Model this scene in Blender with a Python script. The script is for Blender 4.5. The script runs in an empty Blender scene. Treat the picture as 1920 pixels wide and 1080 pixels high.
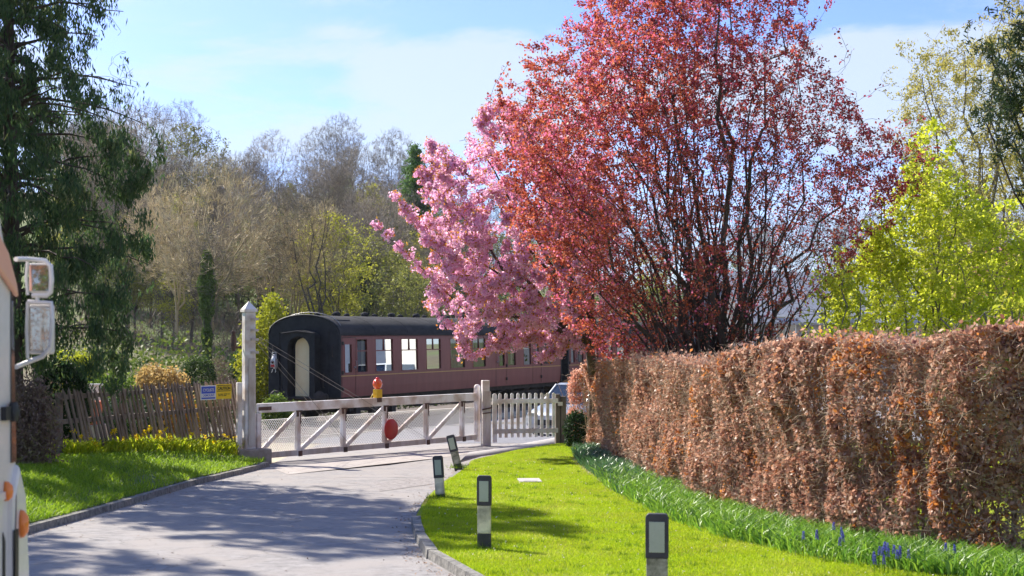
import bpy, math, random
import numpy as np
from mathutils import Vector, Matrix
sc = bpy.context.scene
COL = sc.collection
R = math.radians
RNG = np.random.default_rng(7)

# ------------------------------------------------------------ camera, sky, sun
F = 3014.0          # focal length in photo pixels (1920 wide)
EYE = 2.28
YH = 625.0          # horizon row
cam = bpy.data.cameras.new("camera"); co = bpy.data.objects.new("camera", cam); COL.objects.link(co)
co.location = (0, 0, EYE); co.rotation_euler = (R(90), 0, 0)
cam.sensor_width = 36; cam.lens = F / 1920 * 36; cam.shift_y = (YH - 540) / 1920
cam.clip_start = 0.1; cam.clip_end = 3000
cam.dof.use_dof = True; cam.dof.focus_distance = 33; cam.dof.aperture_fstop = 4.0
sc.camera = co

SUN_AZ = -44.0; SUN_EL = 42.0      # azimuth from +Y, negative = towards -X
world = bpy.data.worlds.new("World"); sc.world = world; world.use_nodes = True
nt = world.node_tree; nt.nodes.clear()
def WN(t, **k):
    n = nt.nodes.new(t)
    for a, b in k.items(): setattr(n, a, b)
    return n
wout = WN('ShaderNodeOutputWorld'); wbg = WN('ShaderNodeBackground')
sky = WN('ShaderNodeTexSky', sky_type='NISHITA', sun_disc=False)
sky.sun_elevation = R(SUN_EL); sky.sun_rotation = R(SUN_AZ)
sky.air_density = 1.0; sky.dust_density = 0.6; sky.ozone_density = 2.5
wtc = WN('ShaderNodeTexCoord')
wmap = WN('ShaderNodeMapping'); wmap.inputs['Scale'].default_value = (1, 1, 2.6)
nt.links.new(wtc.outputs['Generated'], wmap.inputs['Vector']); nt.links.new(wmap.outputs[0], sky.inputs[0])
tint = WN('ShaderNodeMix', data_type='RGBA', blend_type='MULTIPLY'); tint.inputs[0].default_value = 1; tint.inputs[7].default_value = (.67, .74, .98, 1)
nt.links.new(sky.outputs[0], tint.inputs[6])
def wmath(op, a, b=None, clamp=False):
    n = WN('ShaderNodeMath', operation=op, use_clamp=clamp)
    for i, v in enumerate((a, b)):
        if v is None: continue
        if isinstance(v, (int, float)): n.inputs[i].default_value = v
        else: nt.links.new(v, n.inputs[i])
    return n.outputs[0]
wsep = WN('ShaderNodeSeparateXYZ'); nt.links.new(wtc.outputs['Generated'], wsep.inputs[0])
def wrange(v, a, b, c=0, d=1):
    n = WN('ShaderNodeMapRange'); n.interpolation_type = 'SMOOTHSTEP'; n.inputs[1].default_value = a; n.inputs[2].default_value = b; n.inputs[3].default_value = c; n.inputs[4].default_value = d; nt.links.new(v, n.inputs[0]); return n.outputs[0]
cmap = WN('ShaderNodeMapping'); cmap.inputs['Scale'].default_value = (1.0, 1.0, 3.6); cmap.inputs['Location'].default_value = (.9, .2, .35)
cn = WN('ShaderNodeTexNoise'); cn.inputs['Scale'].default_value = 5.5; cn.inputs['Detail'].default_value = 9; cn.inputs['Roughness'].default_value = .58; cn.inputs['Distortion'].default_value = .3
nt.links.new(wtc.outputs['Generated'], cmap.inputs['Vector']); nt.links.new(cmap.outputs[0], cn.inputs['Vector'])
# broad layers of thin cloud at different heights, broken up by noise
band = wmath('MULTIPLY', wrange(wsep.outputs[2], .195, .165), wrange(wsep.outputs[2], .07, .13))
thr = wmath('ADD', cn.outputs[0], wmath('MULTIPLY', band, .17))
thr = wmath('ADD', thr, wrange(wsep.outputs[0], .05, .30, 0, .10))
cfac = wmath('MULTIPLY', wrange(thr, .53, .72), .72)
cmix = WN('ShaderNodeMix', data_type='RGBA'); nt.links.new(cfac, cmix.inputs[0])
nt.links.new(tint.outputs[2], cmix.inputs[6]); cmix.inputs[7].default_value = (2.65, 2.95, 3.15, 1)
hmix = WN('ShaderNodeMix', data_type='RGBA'); nt.links.new(wrange(wsep.outputs[2], .15, .03, 0, .60), hmix.inputs[0])
nt.links.new(cmix.outputs[2], hmix.inputs[6]); hmix.inputs[7].default_value = (2.6, 2.82, 3.05, 1)
nt.links.new(hmix.outputs[2], wbg.inputs[0]); wbg.inputs[1].default_value = 0.15
nt.links.new(wbg.outputs[0], wout.inputs[0])

sl = bpy.data.lights.new("sun", 'SUN'); so = bpy.data.objects.new("sun", sl); COL.objects.link(so)
sl.energy = 4.9; sl.angle = R(0.53); sl.color = (1.0, .94, .82)
sd = Vector((math.sin(R(SUN_AZ)) * math.cos(R(SUN_EL)), math.cos(R(SUN_AZ)) * math.cos(R(SUN_EL)), math.sin(R(SUN_EL))))
so.rotation_euler = sd.to_track_quat('Z', 'Y').to_euler()
sc.view_settings.view_transform = 'Standard'; sc.view_settings.look = 'None'
sc.view_settings.exposure = 1.05; sc.view_settings.gamma = 1
sc.cycles.max_bounces = 6; sc.cycles.diffuse_bounces = 3; sc.cycles.glossy_bounces = 2
sc.cycles.transmission_bounces = 3; sc.cycles.transparent_max_bounces = 6; sc.cycles.caustics_reflective = False; sc.cycles.caustics_refractive = False

# ------------------------------------------------------------ helpers
def g(X, Y):
    return np.interp(Y, [-50, 0, 28, 35, 42, 56, 60], [.3, 0, -.336, -.56, -.62, -.87, -.87])
def P(px, py, Y): return np.array([(px - 960) / F * Y, Y, EYE - (py - YH) / F * Y])
def G(px, py, off=0.0):
    Y = 20.0
    for _ in range(60): Y = F * (EYE - float(g(0, Y)) - off) / (py - YH)
    return np.array([(px - 960) / F * Y, Y, float(g(0, Y)) + off])
def ss(a, b, x):
    t = np.clip((x - a) / (b - a), 0, 1); return t * t * (3 - 2 * t)

def tag(o, label=None, cat=None, group=None, kind=None):
    if label: o['label'] = label
    if cat: o['category'] = cat
    if group: o['group'] = group
    if kind: o['kind'] = kind
    return o
def empty(name, loc, rz=0, label=None, cat=None, group=None):
    o = bpy.data.objects.new(name, None); COL.objects.link(o); o.location = loc; o.rotation_euler = (0, 0, rz)
    return tag(o, label, cat, group)
def mesh_np(name, V, Fq, mat, parent=None, smooth=False):
    """V (n,3); Fq (m,k) all faces with k corners"""
    V = np.ascontiguousarray(V, dtype=np.float32); Fq = np.ascontiguousarray(Fq, dtype=np.int32)
    me = bpy.data.meshes.new(name); m, k = Fq.shape
    me.vertices.add(len(V)); me.vertices.foreach_set('co', V.ravel())
    me.loops.add(m * k); me.loops.foreach_set('vertex_index', Fq.ravel())
    me.polygons.add(m); me.polygons.foreach_set('loop_start', np.arange(0, m * k, k, dtype=np.int32))
    me.polygons.foreach_set('loop_total', np.full(m, k, dtype=np.int32))
    if smooth: me.polygons.foreach_set('use_smooth', np.ones(m, dtype=bool))
    me.update(calc_edges=True)
    me.materials.append(mat)
    o = bpy.data.objects.new(name, me); COL.objects.link(o)
    if parent: o.parent = parent
    return o
def copy_tree(o, parent=None):
    c = o.copy(); COL.objects.link(c)
    if parent: c.parent = parent
    for ch in list(o.children):
        copy_tree(ch, c)
    return c

class MB:
    def __init__(s): s.v = []; s.f = []; s.sm = []
    def add(s, vs, fs, smooth=False):
        b = len(s.v); s.v += [tuple(map(float, v)) for v in vs]; s.f += [tuple(i + b for i in f) for f in fs]; s.sm += [smooth] * len(fs); return s
    def box(s, a, b, M=None):
        x0, y0, z0 = a; x1, y1, z1 = b
        vs = [(x0,y0,z0),(x1,y0,z0),(x1,y1,z0),(x0,y1,z0),(x0,y0,z1),(x1,y0,z1),(x1,y1,z1),(x0,y1,z1)]
        if M is not None: vs = [M @ Vector(v) for v in vs]
        return s.add(vs, [(0,3,2,1),(4,5,6,7),(0,1,5,4),(1,2,6,5),(2,3,7,6),(3,0,4,7)])
    def bar(s, p, q, w, h, up=(0,0,1)):
        """rectangular bar from p to q"""
        p = Vector(p); q = Vector(q); d = (q - p).normalized(); up = Vector(up)
        sd_ = d.cross(up)
        if sd_.length < 1e-4: sd_ = d.cross(Vector((1,0,0)))
        sd_.normalize(); u = sd_.cross(d)
        vs = []
        for c in (p, q):
            for a, b in ((-1,-1),(1,-1),(1,1),(-1,1)): vs.append(c + sd_*a*w/2 + u*b*h/2)
        return s.add(vs, [(0,1,2,3),(7,6,5,4),(0,4,5,1),(1,5,6,2),(2,6,7,3),(3,7,4,0)])
    def tube(s, pts, r, n=8, caps=True):
        pts = [Vector(p) for p in pts]; rs = r if isinstance(r, (list, tuple)) else [r]*len(pts)
        vs = []; fs = []; prev = None
        for i, p in enumerate(pts):
            d = (pts[min(i+1, len(pts)-1)] - pts[max(i-1, 0)]).normalized()
            a = prev if prev is not None else (Vector((0,0,1)) if abs(d.z) < .9 else Vector((1,0,0)))
            u = (a - d * a.dot(d)).normalized(); w = d.cross(u); prev = u
            for k in range(n):
                t = 2*math.pi*k/n; vs.append(p + (u*math.cos(t) + w*math.sin(t))*rs[i])
        for i in range(len(pts)-1):
            for k in range(n): fs.append((i*n+k, i*n+(k+1)%n, (i+1)*n+(k+1)%n, (i+1)*n+k))
        s.add(vs, fs, True)
        if caps: s.add(vs[:n], [tuple(range(n))[::-1]]); s.add(vs[-n:], [tuple(range(n))])
        return s
    def lathe(s, prof, c=(0,0,0), n=16, M=None):
        vs = []; fs = []
        for r, z in prof:
            for k in range(n):
                t = 2*math.pi*k/n; v = Vector((c[0]+r*math.cos(t), c[1]+r*math.sin(t), c[2]+z)); vs.append(M @ v if M is not None else v)
        for i in range(len(prof)-1):
            for k in range(n): fs.append((i*n+k, i*n+(k+1)%n, (i+1)*n+(k+1)%n, (i+1)*n+k))
        return s.add(vs, fs, True)
    def prism(s, poly, axis, a, b, M=None):
        """poly: list of 2D points in the two other axes, extruded a..b along axis"""
        n = len(poly); vs = []
        for t in (a, b):
            for (u, v) in poly:
                p = {'x': (t, u, v), 'y': (u, t, v), 'z': (u, v, t)}[axis]
                vs.append(M @ Vector(p) if M is not None else p)
        fs = [tuple(range(n))[::-1], tuple(range(n, 2*n))] + [(i, (i+1)%n, n+(i+1)%n, n+i) for i in range(n)]
        return s.add(vs, fs)
    def build(s, name, mat, parent=None, bevel=0, loc=None):
        me = bpy.data.meshes.new(name); me.from_pydata(s.v, [], s.f); me.materials.append(mat)
        me.polygons.foreach_set('use_smooth', s.sm); me.update()
        import bmesh
        bm = bmesh.new(); bm.from_mesh(me); bmesh.ops.recalc_face_normals(bm, faces=bm.faces); bm.to_mesh(me); bm.free()
        o = bpy.data.objects.new(name, me); COL.objects.link(o)
        if parent: o.parent = parent
        if loc is not None: o.location = loc
        if bevel:
            m = o.modifiers.new('bevel', 'BEVEL'); m.width = bevel; m.segments = 2; m.limit_method = 'ANGLE'; m.angle_limit = R(40)
        return o

# ------------------------------------------------------------ materials
MATS = {}
def nodes_of(name):
    m = bpy.data.materials.new(name); m.use_nodes = True; t = m.node_tree; t.nodes.clear()
    return m, t
def c4(c): return (c[0], c[1], c[2], 1)
def mat(name, col, rough=.6, col2=None, scale=6, detail=6, metal=0, bump=0, bscale=None, lo=.35, hi=.65, stretch=(1,1,1), spec=.5, coat=0, col3=None, s3=1.0, objvar=0, cracks=0):
    if name in MATS: return MATS[name]
    m, t = nodes_of(name); L = t.links.new
    out = t.nodes.new('ShaderNodeOutputMaterial'); b = t.nodes.new('ShaderNodeBsdfPrincipled'); L(b.outputs[0], out.inputs[0])
    b.inputs['Roughness'].default_value = rough; b.inputs['Metallic'].default_value = metal; b.inputs['Specular IOR Level'].default_value = spec
    b.inputs['Coat Weight'].default_value = coat
    tc = t.nodes.new('ShaderNodeTexCoord'); mp = t.nodes.new('ShaderNodeMapping'); mp.inputs['Scale'].default_value = stretch; L(tc.outputs['Object'], mp.inputs[0])
    if col2 is not None:
        n = t.nodes.new('ShaderNodeTexNoise'); n.inputs['Scale'].default_value = scale; n.inputs['Detail'].default_value = detail; n.inputs['Roughness'].default_value = .65
        L(mp.outputs[0], n.inputs['Vector'])
        r = t.nodes.new('ShaderNodeValToRGB'); r.color_ramp.elements[0].position = lo; r.color_ramp.elements[1].position = hi
        r.color_ramp.elements[0].color = c4(col); r.color_ramp.elements[1].color = c4(col2); L(n.outputs[0], r.inputs[0])
        src = r.outputs[0]
        if col3 is not None:
            n3 = t.nodes.new('ShaderNodeTexNoise'); n3.inputs['Scale'].default_value = s3; n3.inputs['Detail'].default_value = 5; L(tc.outputs['Object'], n3.inputs['Vector'])
            r3 = t.nodes.new('ShaderNodeValToRGB'); r3.color_ramp.elements[0].position = .42; r3.color_ramp.elements[1].position = .62; L(n3.outputs[0], r3.inputs[0])
            mx = t.nodes.new('ShaderNodeMix'); mx.data_type = 'RGBA'; L(r3.outputs[0], mx.inputs[0]); L(src, mx.inputs[6]); mx.inputs[7].default_value = c4(col3); src = mx.outputs[2]
        if cracks:
            nd = t.nodes.new('ShaderNodeTexNoise'); nd.inputs['Scale'].default_value = 1.6; nd.inputs['Detail'].default_value = 6; L(tc.outputs['Object'], nd.inputs['Vector'])
            va = t.nodes.new('ShaderNodeVectorMath'); va.operation = 'MULTIPLY_ADD'; va.inputs[1].default_value = (1.1, 1.1, 0); L(nd.outputs['Color'], va.inputs[0]); L(tc.outputs['Object'], va.inputs[2])
            vo2 = t.nodes.new('ShaderNodeTexVoronoi'); vo2.feature = 'DISTANCE_TO_EDGE'; vo2.inputs['Scale'].default_value = .55; L(va.outputs[0], vo2.inputs['Vector'])
            mr2 = t.nodes.new('ShaderNodeMapRange'); mr2.inputs[1].default_value = .004; mr2.inputs[2].default_value = .016; mr2.inputs[3].default_value = cracks; mr2.inputs[4].default_value = 0; L(vo2.outputs[0], mr2.inputs[0])
            n5 = t.nodes.new('ShaderNodeTexNoise'); n5.inputs['Scale'].default_value = .45; L(tc.outputs['Object'], n5.inputs['Vector']); r5 = t.nodes.new('ShaderNodeMapRange'); r5.inputs[1].default_value = .45; r5.inputs[2].default_value = .6; L(n5.outputs[0], r5.inputs[0])
            mm = t.nodes.new('ShaderNodeMath'); mm.operation = 'MULTIPLY'; L(mr2.outputs[0], mm.inputs[0]); L(r5.outputs[0], mm.inputs[1])
            mx5 = t.nodes.new('ShaderNodeMix'); mx5.data_type = 'RGBA'; L(mm.outputs[0], mx5.inputs[0]); L(src, mx5.inputs[6]); mx5.inputs[7].default_value = (.05, .045, .04, 1); src = mx5.outputs[2]
        if objvar:
            oi = t.nodes.new('ShaderNodeObjectInfo'); hv = t.nodes.new('ShaderNodeHueSaturation'); mv = t.nodes.new('ShaderNodeMapRange'); mv.inputs[3].default_value = 1-objvar; mv.inputs[4].default_value = 1+objvar
            L(oi.outputs['Random'], mv.inputs[0]); L(mv.outputs[0], hv.inputs['Value']); L(src, hv.inputs['Color']); src = hv.outputs[0]
        L(src, b.inputs['Base Color'])
    else: b.inputs['Base Color'].default_value = c4(col)
    if bump:
        n2 = t.nodes.new('ShaderNodeTexNoise'); n2.inputs['Scale'].default_value = bscale or scale*4; n2.inputs['Detail'].default_value = 5
        L(mp.outputs[0], n2.inputs['Vector']); bp = t.nodes.new('ShaderNodeBump'); bp.inputs['Strength'].default_value = bump; bp.inputs['Distance'].default_value = .02
        L(n2.outputs[0], bp.inputs['Height']); L(bp.outputs[0], b.inputs['Normal'])
    MATS[name] = m; return m
def leafmat(name, cols, trans=.45, clump=.5, cscale=1.2, rough=.55, tint=None, spec=.25, coarse=0.5):
    """leaf colours vary leaf by leaf and clump by clump"""
    if name in MATS: return MATS[name]
    m, t = nodes_of(name); L = t.links.new
    out = t.nodes.new('ShaderNodeOutputMaterial')
    ge = t.nodes.new('ShaderNodeNewGeometry'); tc = t.nodes.new('ShaderNodeTexCoord'); oi = t.nodes.new('ShaderNodeObjectInfo')
    n = t.nodes.new('ShaderNodeTexNoise'); n.inputs['Scale'].default_value = cscale; n.inputs['Detail'].default_value = 3; L(tc.outputs['Object'], n.inputs['Vector'])
    mr = t.nodes.new('ShaderNodeMapRange'); mr.inputs[1].default_value = .3; mr.inputs[2].default_value = .7; L(n.outputs[0], mr.inputs[0])
    mx = t.nodes.new('ShaderNodeMix'); mx.data_type = 'FLOAT'; mx.inputs[0].default_value = clump
    L(ge.outputs['Random Per Island'], mx.inputs[2]); L(mr.outputs[0], mx.inputs[3])
    r = t.nodes.new('ShaderNodeValToRGB'); el = r.color_ramp.elements
    while len(el) < len(cols): el.new(.5)
    for i, c in enumerate(cols): el[i].position = .08 + .84 * i / max(1, len(cols)-1); el[i].color = c4(c)
    L(mx.outputs[0], r.inputs[0])
    hv = t.nodes.new('ShaderNodeHueSaturation'); L(r.outputs[0], hv.inputs['Color'])
    mv = t.nodes.new('ShaderNodeMapRange'); mv.inputs[3].default_value = .78; mv.inputs[4].default_value = 1.22; L(oi.outputs['Random'], mv.inputs[0]); L(mv.outputs[0], hv.inputs['Value'])
    b = t.nodes.new('ShaderNodeBsdfPrincipled'); b.inputs['Roughness'].default_value = rough; b.inputs['Specular IOR Level'].default_value = spec; L(hv.outputs[0], b.inputs['Base Color'])
    tr = t.nodes.new('ShaderNodeBsdfTranslucent')
    if tint:
        tm = t.nodes.new('ShaderNodeMix'); tm.data_type = 'RGBA'; tm.blend_type = 'MULTIPLY'; tm.inputs[0].default_value = 1; L(hv.outputs[0], tm.inputs[6]); tm.inputs[7].default_value = c4(tint); L(tm.outputs[2], tr.inputs[0])
    else: L(hv.outputs[0], tr.inputs[0])
    ms = t.nodes.new('ShaderNodeMixShader'); ms.inputs[0].default_value = trans; L(b.outputs[0], ms.inputs[1]); L(tr.outputs[0], ms.inputs[2]); L(ms.outputs[0], out.inputs[0])
    MATS[name] = m; return m
def glassmat(name, tint=(.6,.65,.65), gloss=.35, rough=.02):
    if name in MATS: return MATS[name]
    m, t = nodes_of(name); L = t.links.new
    out = t.nodes.new('ShaderNodeOutputMaterial'); gl = t.nodes.new('ShaderNodeBsdfGlossy'); gl.inputs['Roughness'].default_value = rough; gl.inputs['Color'].default_value = (.72,.75,.74,1)
    tr = t.nodes.new('ShaderNodeBsdfTransparent'); tr.inputs[0].default_value = c4(tint)
    fr = t.nodes.new('ShaderNodeFresnel'); fr.inputs[0].default_value = 1.5
    ad = t.nodes.new('ShaderNodeMath'); ad.operation = 'ADD'; ad.inputs[1].default_value = gloss; L(fr.outputs[0], ad.inputs[0])
    ms = t.nodes.new('ShaderNodeMixShader'); L(ad.outputs[0], ms.inputs[0]); L(tr.outputs[0], ms.inputs[1]); L(gl.outputs[0], ms.inputs[2]); L(ms.outputs[0], out.inputs[0])
    MATS[name] = m; return m

# ------------------------------------------------------------ vegetation tools
def rand_dirs(n, rng):
    v = rng.normal(size=(n, 3)); return v / np.linalg.norm(v, axis=1, keepdims=True)
def nrm(v): return v / np.maximum(np.linalg.norm(v, axis=-1, keepdims=True), 1e-9)
def leaf_quads(C, D, W, ln, wd):
    """rhombic leaves: centre C, long axis D, width axis W, lengths"""
    n = len(C); ln = np.broadcast_to(ln, (n,))[:, None]; wd = np.broadcast_to(wd, (n,))[:, None]
    V = np.empty((n, 4, 3)); V[:, 0] = C - D*ln*.5; V[:, 1] = C + W*wd*.5 - D*ln*.05; V[:, 2] = C + D*ln*.5; V[:, 3] = C - W*wd*.5 - D*ln*.05
    return V.reshape(-1, 3), np.arange(n*4).reshape(n, 4)
def leaves_at(C, ln, wd, rng, droop=0.0, flat=0.0):
    n = len(C); D = rand_dirs(n, rng); D[:, 2] -= droop; D = nrm(D)
    A = rand_dirs(n, rng); A[:, 2] *= (1 + flat*3); W = nrm(np.cross(D, A)); 
    l = ln * rng.uniform(.7, 1.3, n); return leaf_quads(C, D, W, l, wd/ln*l)
def cat(parts):
    V = []; Fs = []; b = 0
    for v, f in parts: V.append(v); Fs.append(f + b); b += len(v)
    return np.concatenate(V), np.concatenate(Fs)
def tubes(P0, P1, R0, R1, n=3):
    P0 = np.asarray(P0, float); P1 = np.asarray(P1, float); R0 = np.asarray(R0); R1 = np.asarray(R1)
    d = nrm(P1 - P0); a = np.where(np.abs(d[:, 2:3]) < .9, np.array([[0, 0, 1.]]), np.array([[1., 0, 0]]))
    u = nrm(np.cross(d, a)); w = np.cross(d, u); m = len(P0)
    ang = np.arange(n) * 2 * np.pi / n; V = np.empty((m, 2*n, 3))
    for k, t in enumerate(ang):
        o = u*math.cos(t) + w*math.sin(t); V[:, k] = P0 + o*R0[:, None]; V[:, n+k] = P1 + o*R1[:, None]
    base = (np.arange(m) * 2*n)[:, None]; fs = [np.stack([base[:, 0]+k, base[:, 0]+(k+1) % n, base[:, 0]+n+(k+1) % n, base[:, 0]+n+k], 1) for k in range(n)]
    return V.reshape(-1, 3), np.concatenate(fs)
class Net:
    """branch network grown towards targets"""
    def __init__(s, rng): s.rng = rng; s.N = []; s.Rr = []; s.D = []; s.S = []
    def stem(s, pts, r0, r1):
        pts = np.asarray(pts, float); n = len(pts)
        for i in range(n):
            t = i/(n-1); r = r0*(1-t)+r1*t; d = nrm(pts[min(i+1, n-1)]-pts[max(i-1, 0)])
            s.N.append(pts[i]); s.Rr.append(r); s.D.append(d)
            if i: s.S.append((pts[i-1], pts[i], s.Rr[-2], r))
    def curve_stem(s, p0, p1, r0, r1, k=8, bow=None, wob=.05):
        p0 = np.asarray(p0, float); p1 = np.asarray(p1, float); L = np.linalg.norm(p1-p0)
        m = (p0+p1)/2 + (np.asarray(bow) if bow is not None else 0); t = np.linspace(0, 1, k)[:, None]
        pts = (1-t)**2*p0 + 2*t*(1-t)*m + t*t*p1; pts[1:-1] += s.rng.normal(size=(k-2, 3))*wob*L/k; s.stem(pts, r0, r1)
    def grow(s, T, ratio=.6, rmin=.004, up=.6, k=4, per=.012, wob=.12, sag=0.0, lead=.35, dmax=None, order=True):
        tips = []
        if order:
            A = np.array(s.N); T = T[np.argsort(((T[:, None] - A[None, ::max(1, len(A)//60)])**2).sum(-1).min(1))]
        cap = len(s.N) + len(T)*k; A = np.zeros((cap, 3)); A[:len(s.N)] = s.N; cnt = len(s.N)
        for t in T:
            d = A[:cnt] - t; dist = np.sqrt((d*d).sum(1)); cost = dist + up*np.maximum(0, d[:, 2] + .25*dist)
            i = int(cost.argmin()); L = dist[i]
            if L < .05 or (dmax and L > dmax): continue
            p0 = A[i]; r0 = min(s.Rr[i]*ratio, per*L+rmin); q = p0 + s.D[i]*L*lead; q = q + np.array([0, 0, sag*L])
            prev = p0; pr = r0
            for j in range(1, k+1):
                u = j/k; p = (1-u)**2*p0 + 2*u*(1-u)*q + u*u*t
                if j < k: p = p + s.rng.normal(size=3)*wob*L/k
                r = r0*(1-u)+rmin*u; s.S.append((prev, p, pr, r)); dd = p-prev
                A[cnt] = p; cnt += 1; s.N.append(p); s.Rr.append(r); s.D.append(dd/(np.linalg.norm(dd)+1e-9)); prev = p; pr = r
            tips.append((p0, t))
        return np.array(tips)
    def geo(s, thick=.03):
        P0 = np.array([a[0] for a in s.S]); P1 = np.array([a[1] for a in s.S]); R0 = np.array([a[2] for a in s.S]); R1 = np.array([a[3] for a in s.S])
        P1e = P1 + (P1-P0)*.06; big = R0 > thick; out = []
        if big.any(): V, Fq = tubes(P0[big], P1e[big], R0[big], R1[big], 8); out.append((V, Fq))
        if (~big).any(): out.append(tubes(P0[~big], P1e[~big], R0[~big], R1[~big], 3))
        return cat(out)
def in_poly(poly, x, y):
    poly = np.asarray(poly, float); c = np.zeros(len(x), bool); n = len(poly); j = n-1
    for i in range(n):
        xi, yi = poly[i]; xj, yj = poly[j]
        c ^= ((yi > y) != (yj > y)) & (x < (xj-xi)*(y-yi)/(yj-yi+1e-9)+xi); j = i
    return c
def edge_dist(poly, x, y):
    poly = np.asarray(poly, float); best = np.full(len(x), 1e9)
    for i in range(len(poly)):
        a = poly[i]; b = poly[(i+1) % len(poly)]; ab = b-a; t = np.clip(((x-a[0])*ab[0]+(y-a[1])*ab[1])/(ab@ab), 0, 1)
        best = np.minimum(best, np.hypot(x-a[0]-t*ab[0], y-a[1]-t*ab[1]))
    return best
def crown_pts(poly, Y0, depth, n, rng, full=1.0, shell=0.0, origin=None, edge=90.0):
    """points in a crown: outline = shape of the crown seen from the road, made round in depth"""
    poly = np.asarray(poly, float); lo = poly.min(0); hi = poly.max(0); out = []; tot = 0
    while tot < n:
        x = rng.uniform(lo[0], hi[0], n*2); y = rng.uniform(lo[1], hi[1], n*2); k = in_poly(poly, x, y); x = x[k]; y = y[k]
        e = edge_dist(poly, x, y); hd = depth*np.sqrt(np.clip(e/edge, .03, 1)); u = rng.uniform(-1, 1, len(x))
        if shell: u = np.sign(u)*np.abs(u)**(1-shell)
        q = np.stack([(x-960)/F*Y0, Y0+u*hd, EYE-(y-YH)/F*Y0], 1); out.append(q); tot += len(q)
    return np.concatenate(out)[:n]
def whips(poly, Y0, depth, n, rng, lo=12, hi=60, ctr=None):
    poly = np.asarray(poly, float); c = poly.mean(0) if ctr is None else np.array(ctr, float); i = rng.integers(0, len(poly), n); t = rng.uniform(size=n)[:, None]
    p = poly[i]*(1-t)+poly[(i+1) % len(poly)]*t; o = p-c; o /= np.linalg.norm(o, axis=1, keepdims=True); o[:, 1] -= .35; p = p+o*rng.uniform(lo, hi, n)[:, None]
    return np.stack([(p[:, 0]-960)/F*Y0, Y0+rng.normal(size=n)*depth*.35, EYE-(p[:, 1]-YH)/F*Y0], 1)
def ragged(C, poly, Y0, w, rng, sc=2.2, seed=0, floor=0.):
    px = 960+F*C[:, 0]/Y0; py = YH-(C[:, 2]-EYE)*F/Y0; e = edge_dist(poly, px, py)*np.where(in_poly(poly, px, py), 1, -1); nz = noise3(C, sc, seed+40)*.6+noise3(C, sc*2.7, seed+41)*.4
    k = ss(-.12, .12, e/w+(nz-.5)*2.2); k = np.where(e < 0, np.maximum(k, .45), k); return C[rng.uniform(size=len(C)) < floor+(1-floor)*k]
def noise3(p, scale, seed=0):
    """cheap value noise for density clumps, 0..1"""
    q = p*scale; r = np.random.default_rng(seed); acc = 0
    for i in range(4):
        k = r.normal(size=3)*1.3; ph = r.uniform(0, 6.28); acc = acc + np.sin(q@k + ph)
    return .5 + acc/5.6
# ------------------------------------------------------------ the setting
M_grassbase = mat('grass_soil', (.06,.10,.015), .9, (.16,.22,.03), 5, 8, bump=.6, bscale=60, lo=.3, hi=.7)
M_lawn = mat('lawn_turf', (.17,.25,.005), .9, (.31,.40,.008), 9, 8, bump=.7, bscale=90, lo=.25, hi=.75, col3=(.22,.21,.03), s3=1.1, spec=.1)
M_tarmac = mat('tarmac', (.17,.158,.158), .88, (.385,.36,.352), 7, 15, bump=.45, bscale=170, lo=.22, hi=.78, col3=(.315,.285,.27), s3=1.4, spec=.25, cracks=.3)
M_yard = mat('yard_tarmac', (.14,.14,.165), .85, (.21,.205,.225), 3, 10, bump=.4, bscale=120)
M_dust = mat('pale_gravel', (.34,.29,.20), .95, (.5,.44,.33), 8, 10, bump=.7, bscale=90)
M_kerb = mat('kerb_stone', (.10,.095,.09), .9, (.30,.28,.25), 12, 8, bump=.6)
M_pathc = mat('path_concrete', (.36,.34,.33), .9, (.47,.44,.42), 5, 8, bump=.4)
M_litter = mat('leaf_litter', (.10,.075,.05), .95, (.17,.15,.07), .6, 10, bump=.5, bscale=4, col3=(.10,.15,.03), s3=.05)
M_earth = mat('dry_earth', (.20,.15,.10), .95, (.33,.27,.19), 4, 8, bump=.6)

def sheet(name, rows, m, off, smooth=True, disp=None):
    """rows: list of (Y, [x...]) with equal counts"""
    V = []; nx = len(rows[0][1])
    for Y, xs in rows:
        for x in xs: V.append((x, Y, float(g(x, Y)) + (off(x, Y) if callable(off) else off)))
    ny = len(rows); Fq = []
    for j in range(ny-1):
        for i in range(nx-1): a = j*nx+i; Fq.append((a, a+1, a+nx+1, a+nx))
    o = mesh_np(name, V, Fq, m, smooth=smooth); o['kind'] = 'structure'; return o
ys = list(np.arange(-20, 70, 1.0)) + list(np.geomspace(70, 900, 30))
sheet('ground', [(y, list(np.linspace(-600, 600, 25))) for y in ys], M_grassbase, -.06)

# outlines measured on the ground
LL = np.array([G(*p)[:2] for p in [(800,1050),(775,1010),(769,985),(790,945),(830,905),(880,864),(960,846),(1072,829)]])
LL = np.concatenate([np.array([[4.5,2.],[2.6,7.],[.55,12.],[-.35,15.5],[-.63,16.6]]), LL])
o_ = LL[:, 1].argsort(); LL = LL[o_]
LK = np.array([G(*p)[:2] for p in [(45,1003),(150,975),(250,946),(350,915),(420,897),(490,880)]]); LK = np.concatenate([[[-6.3,-10.],[-6.1,10.]], LK, [[-5.1,34.0]]]); LK = LK[LK[:, 1].argsort()]
xl = lambda Y: float(np.interp(Y, LL[:, 1], LL[:, 0])); xk = lambda Y: float(np.interp(Y, LK[:, 1], LK[:, 0]))
Ytop = LL[-1, 1]
HP = np.array([[1.98,38.6],[2.15,33.],[2.38,27.5],[2.75,23.2],[3.25,20.2],[4.0,18.],[5.0,16.5],[6.4,15.3],[8.2,14.3]])   # foot of the hedge, far end first
SP = np.array([[1.42,38.],[1.42,33.],[1.56,25.5],[2.0,21.2],[2.47,18.9],[3.33,16.7],[4.6,15.2],[6.5,13.8],[9.5,12.4]])   # edge of the bulb band
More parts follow.
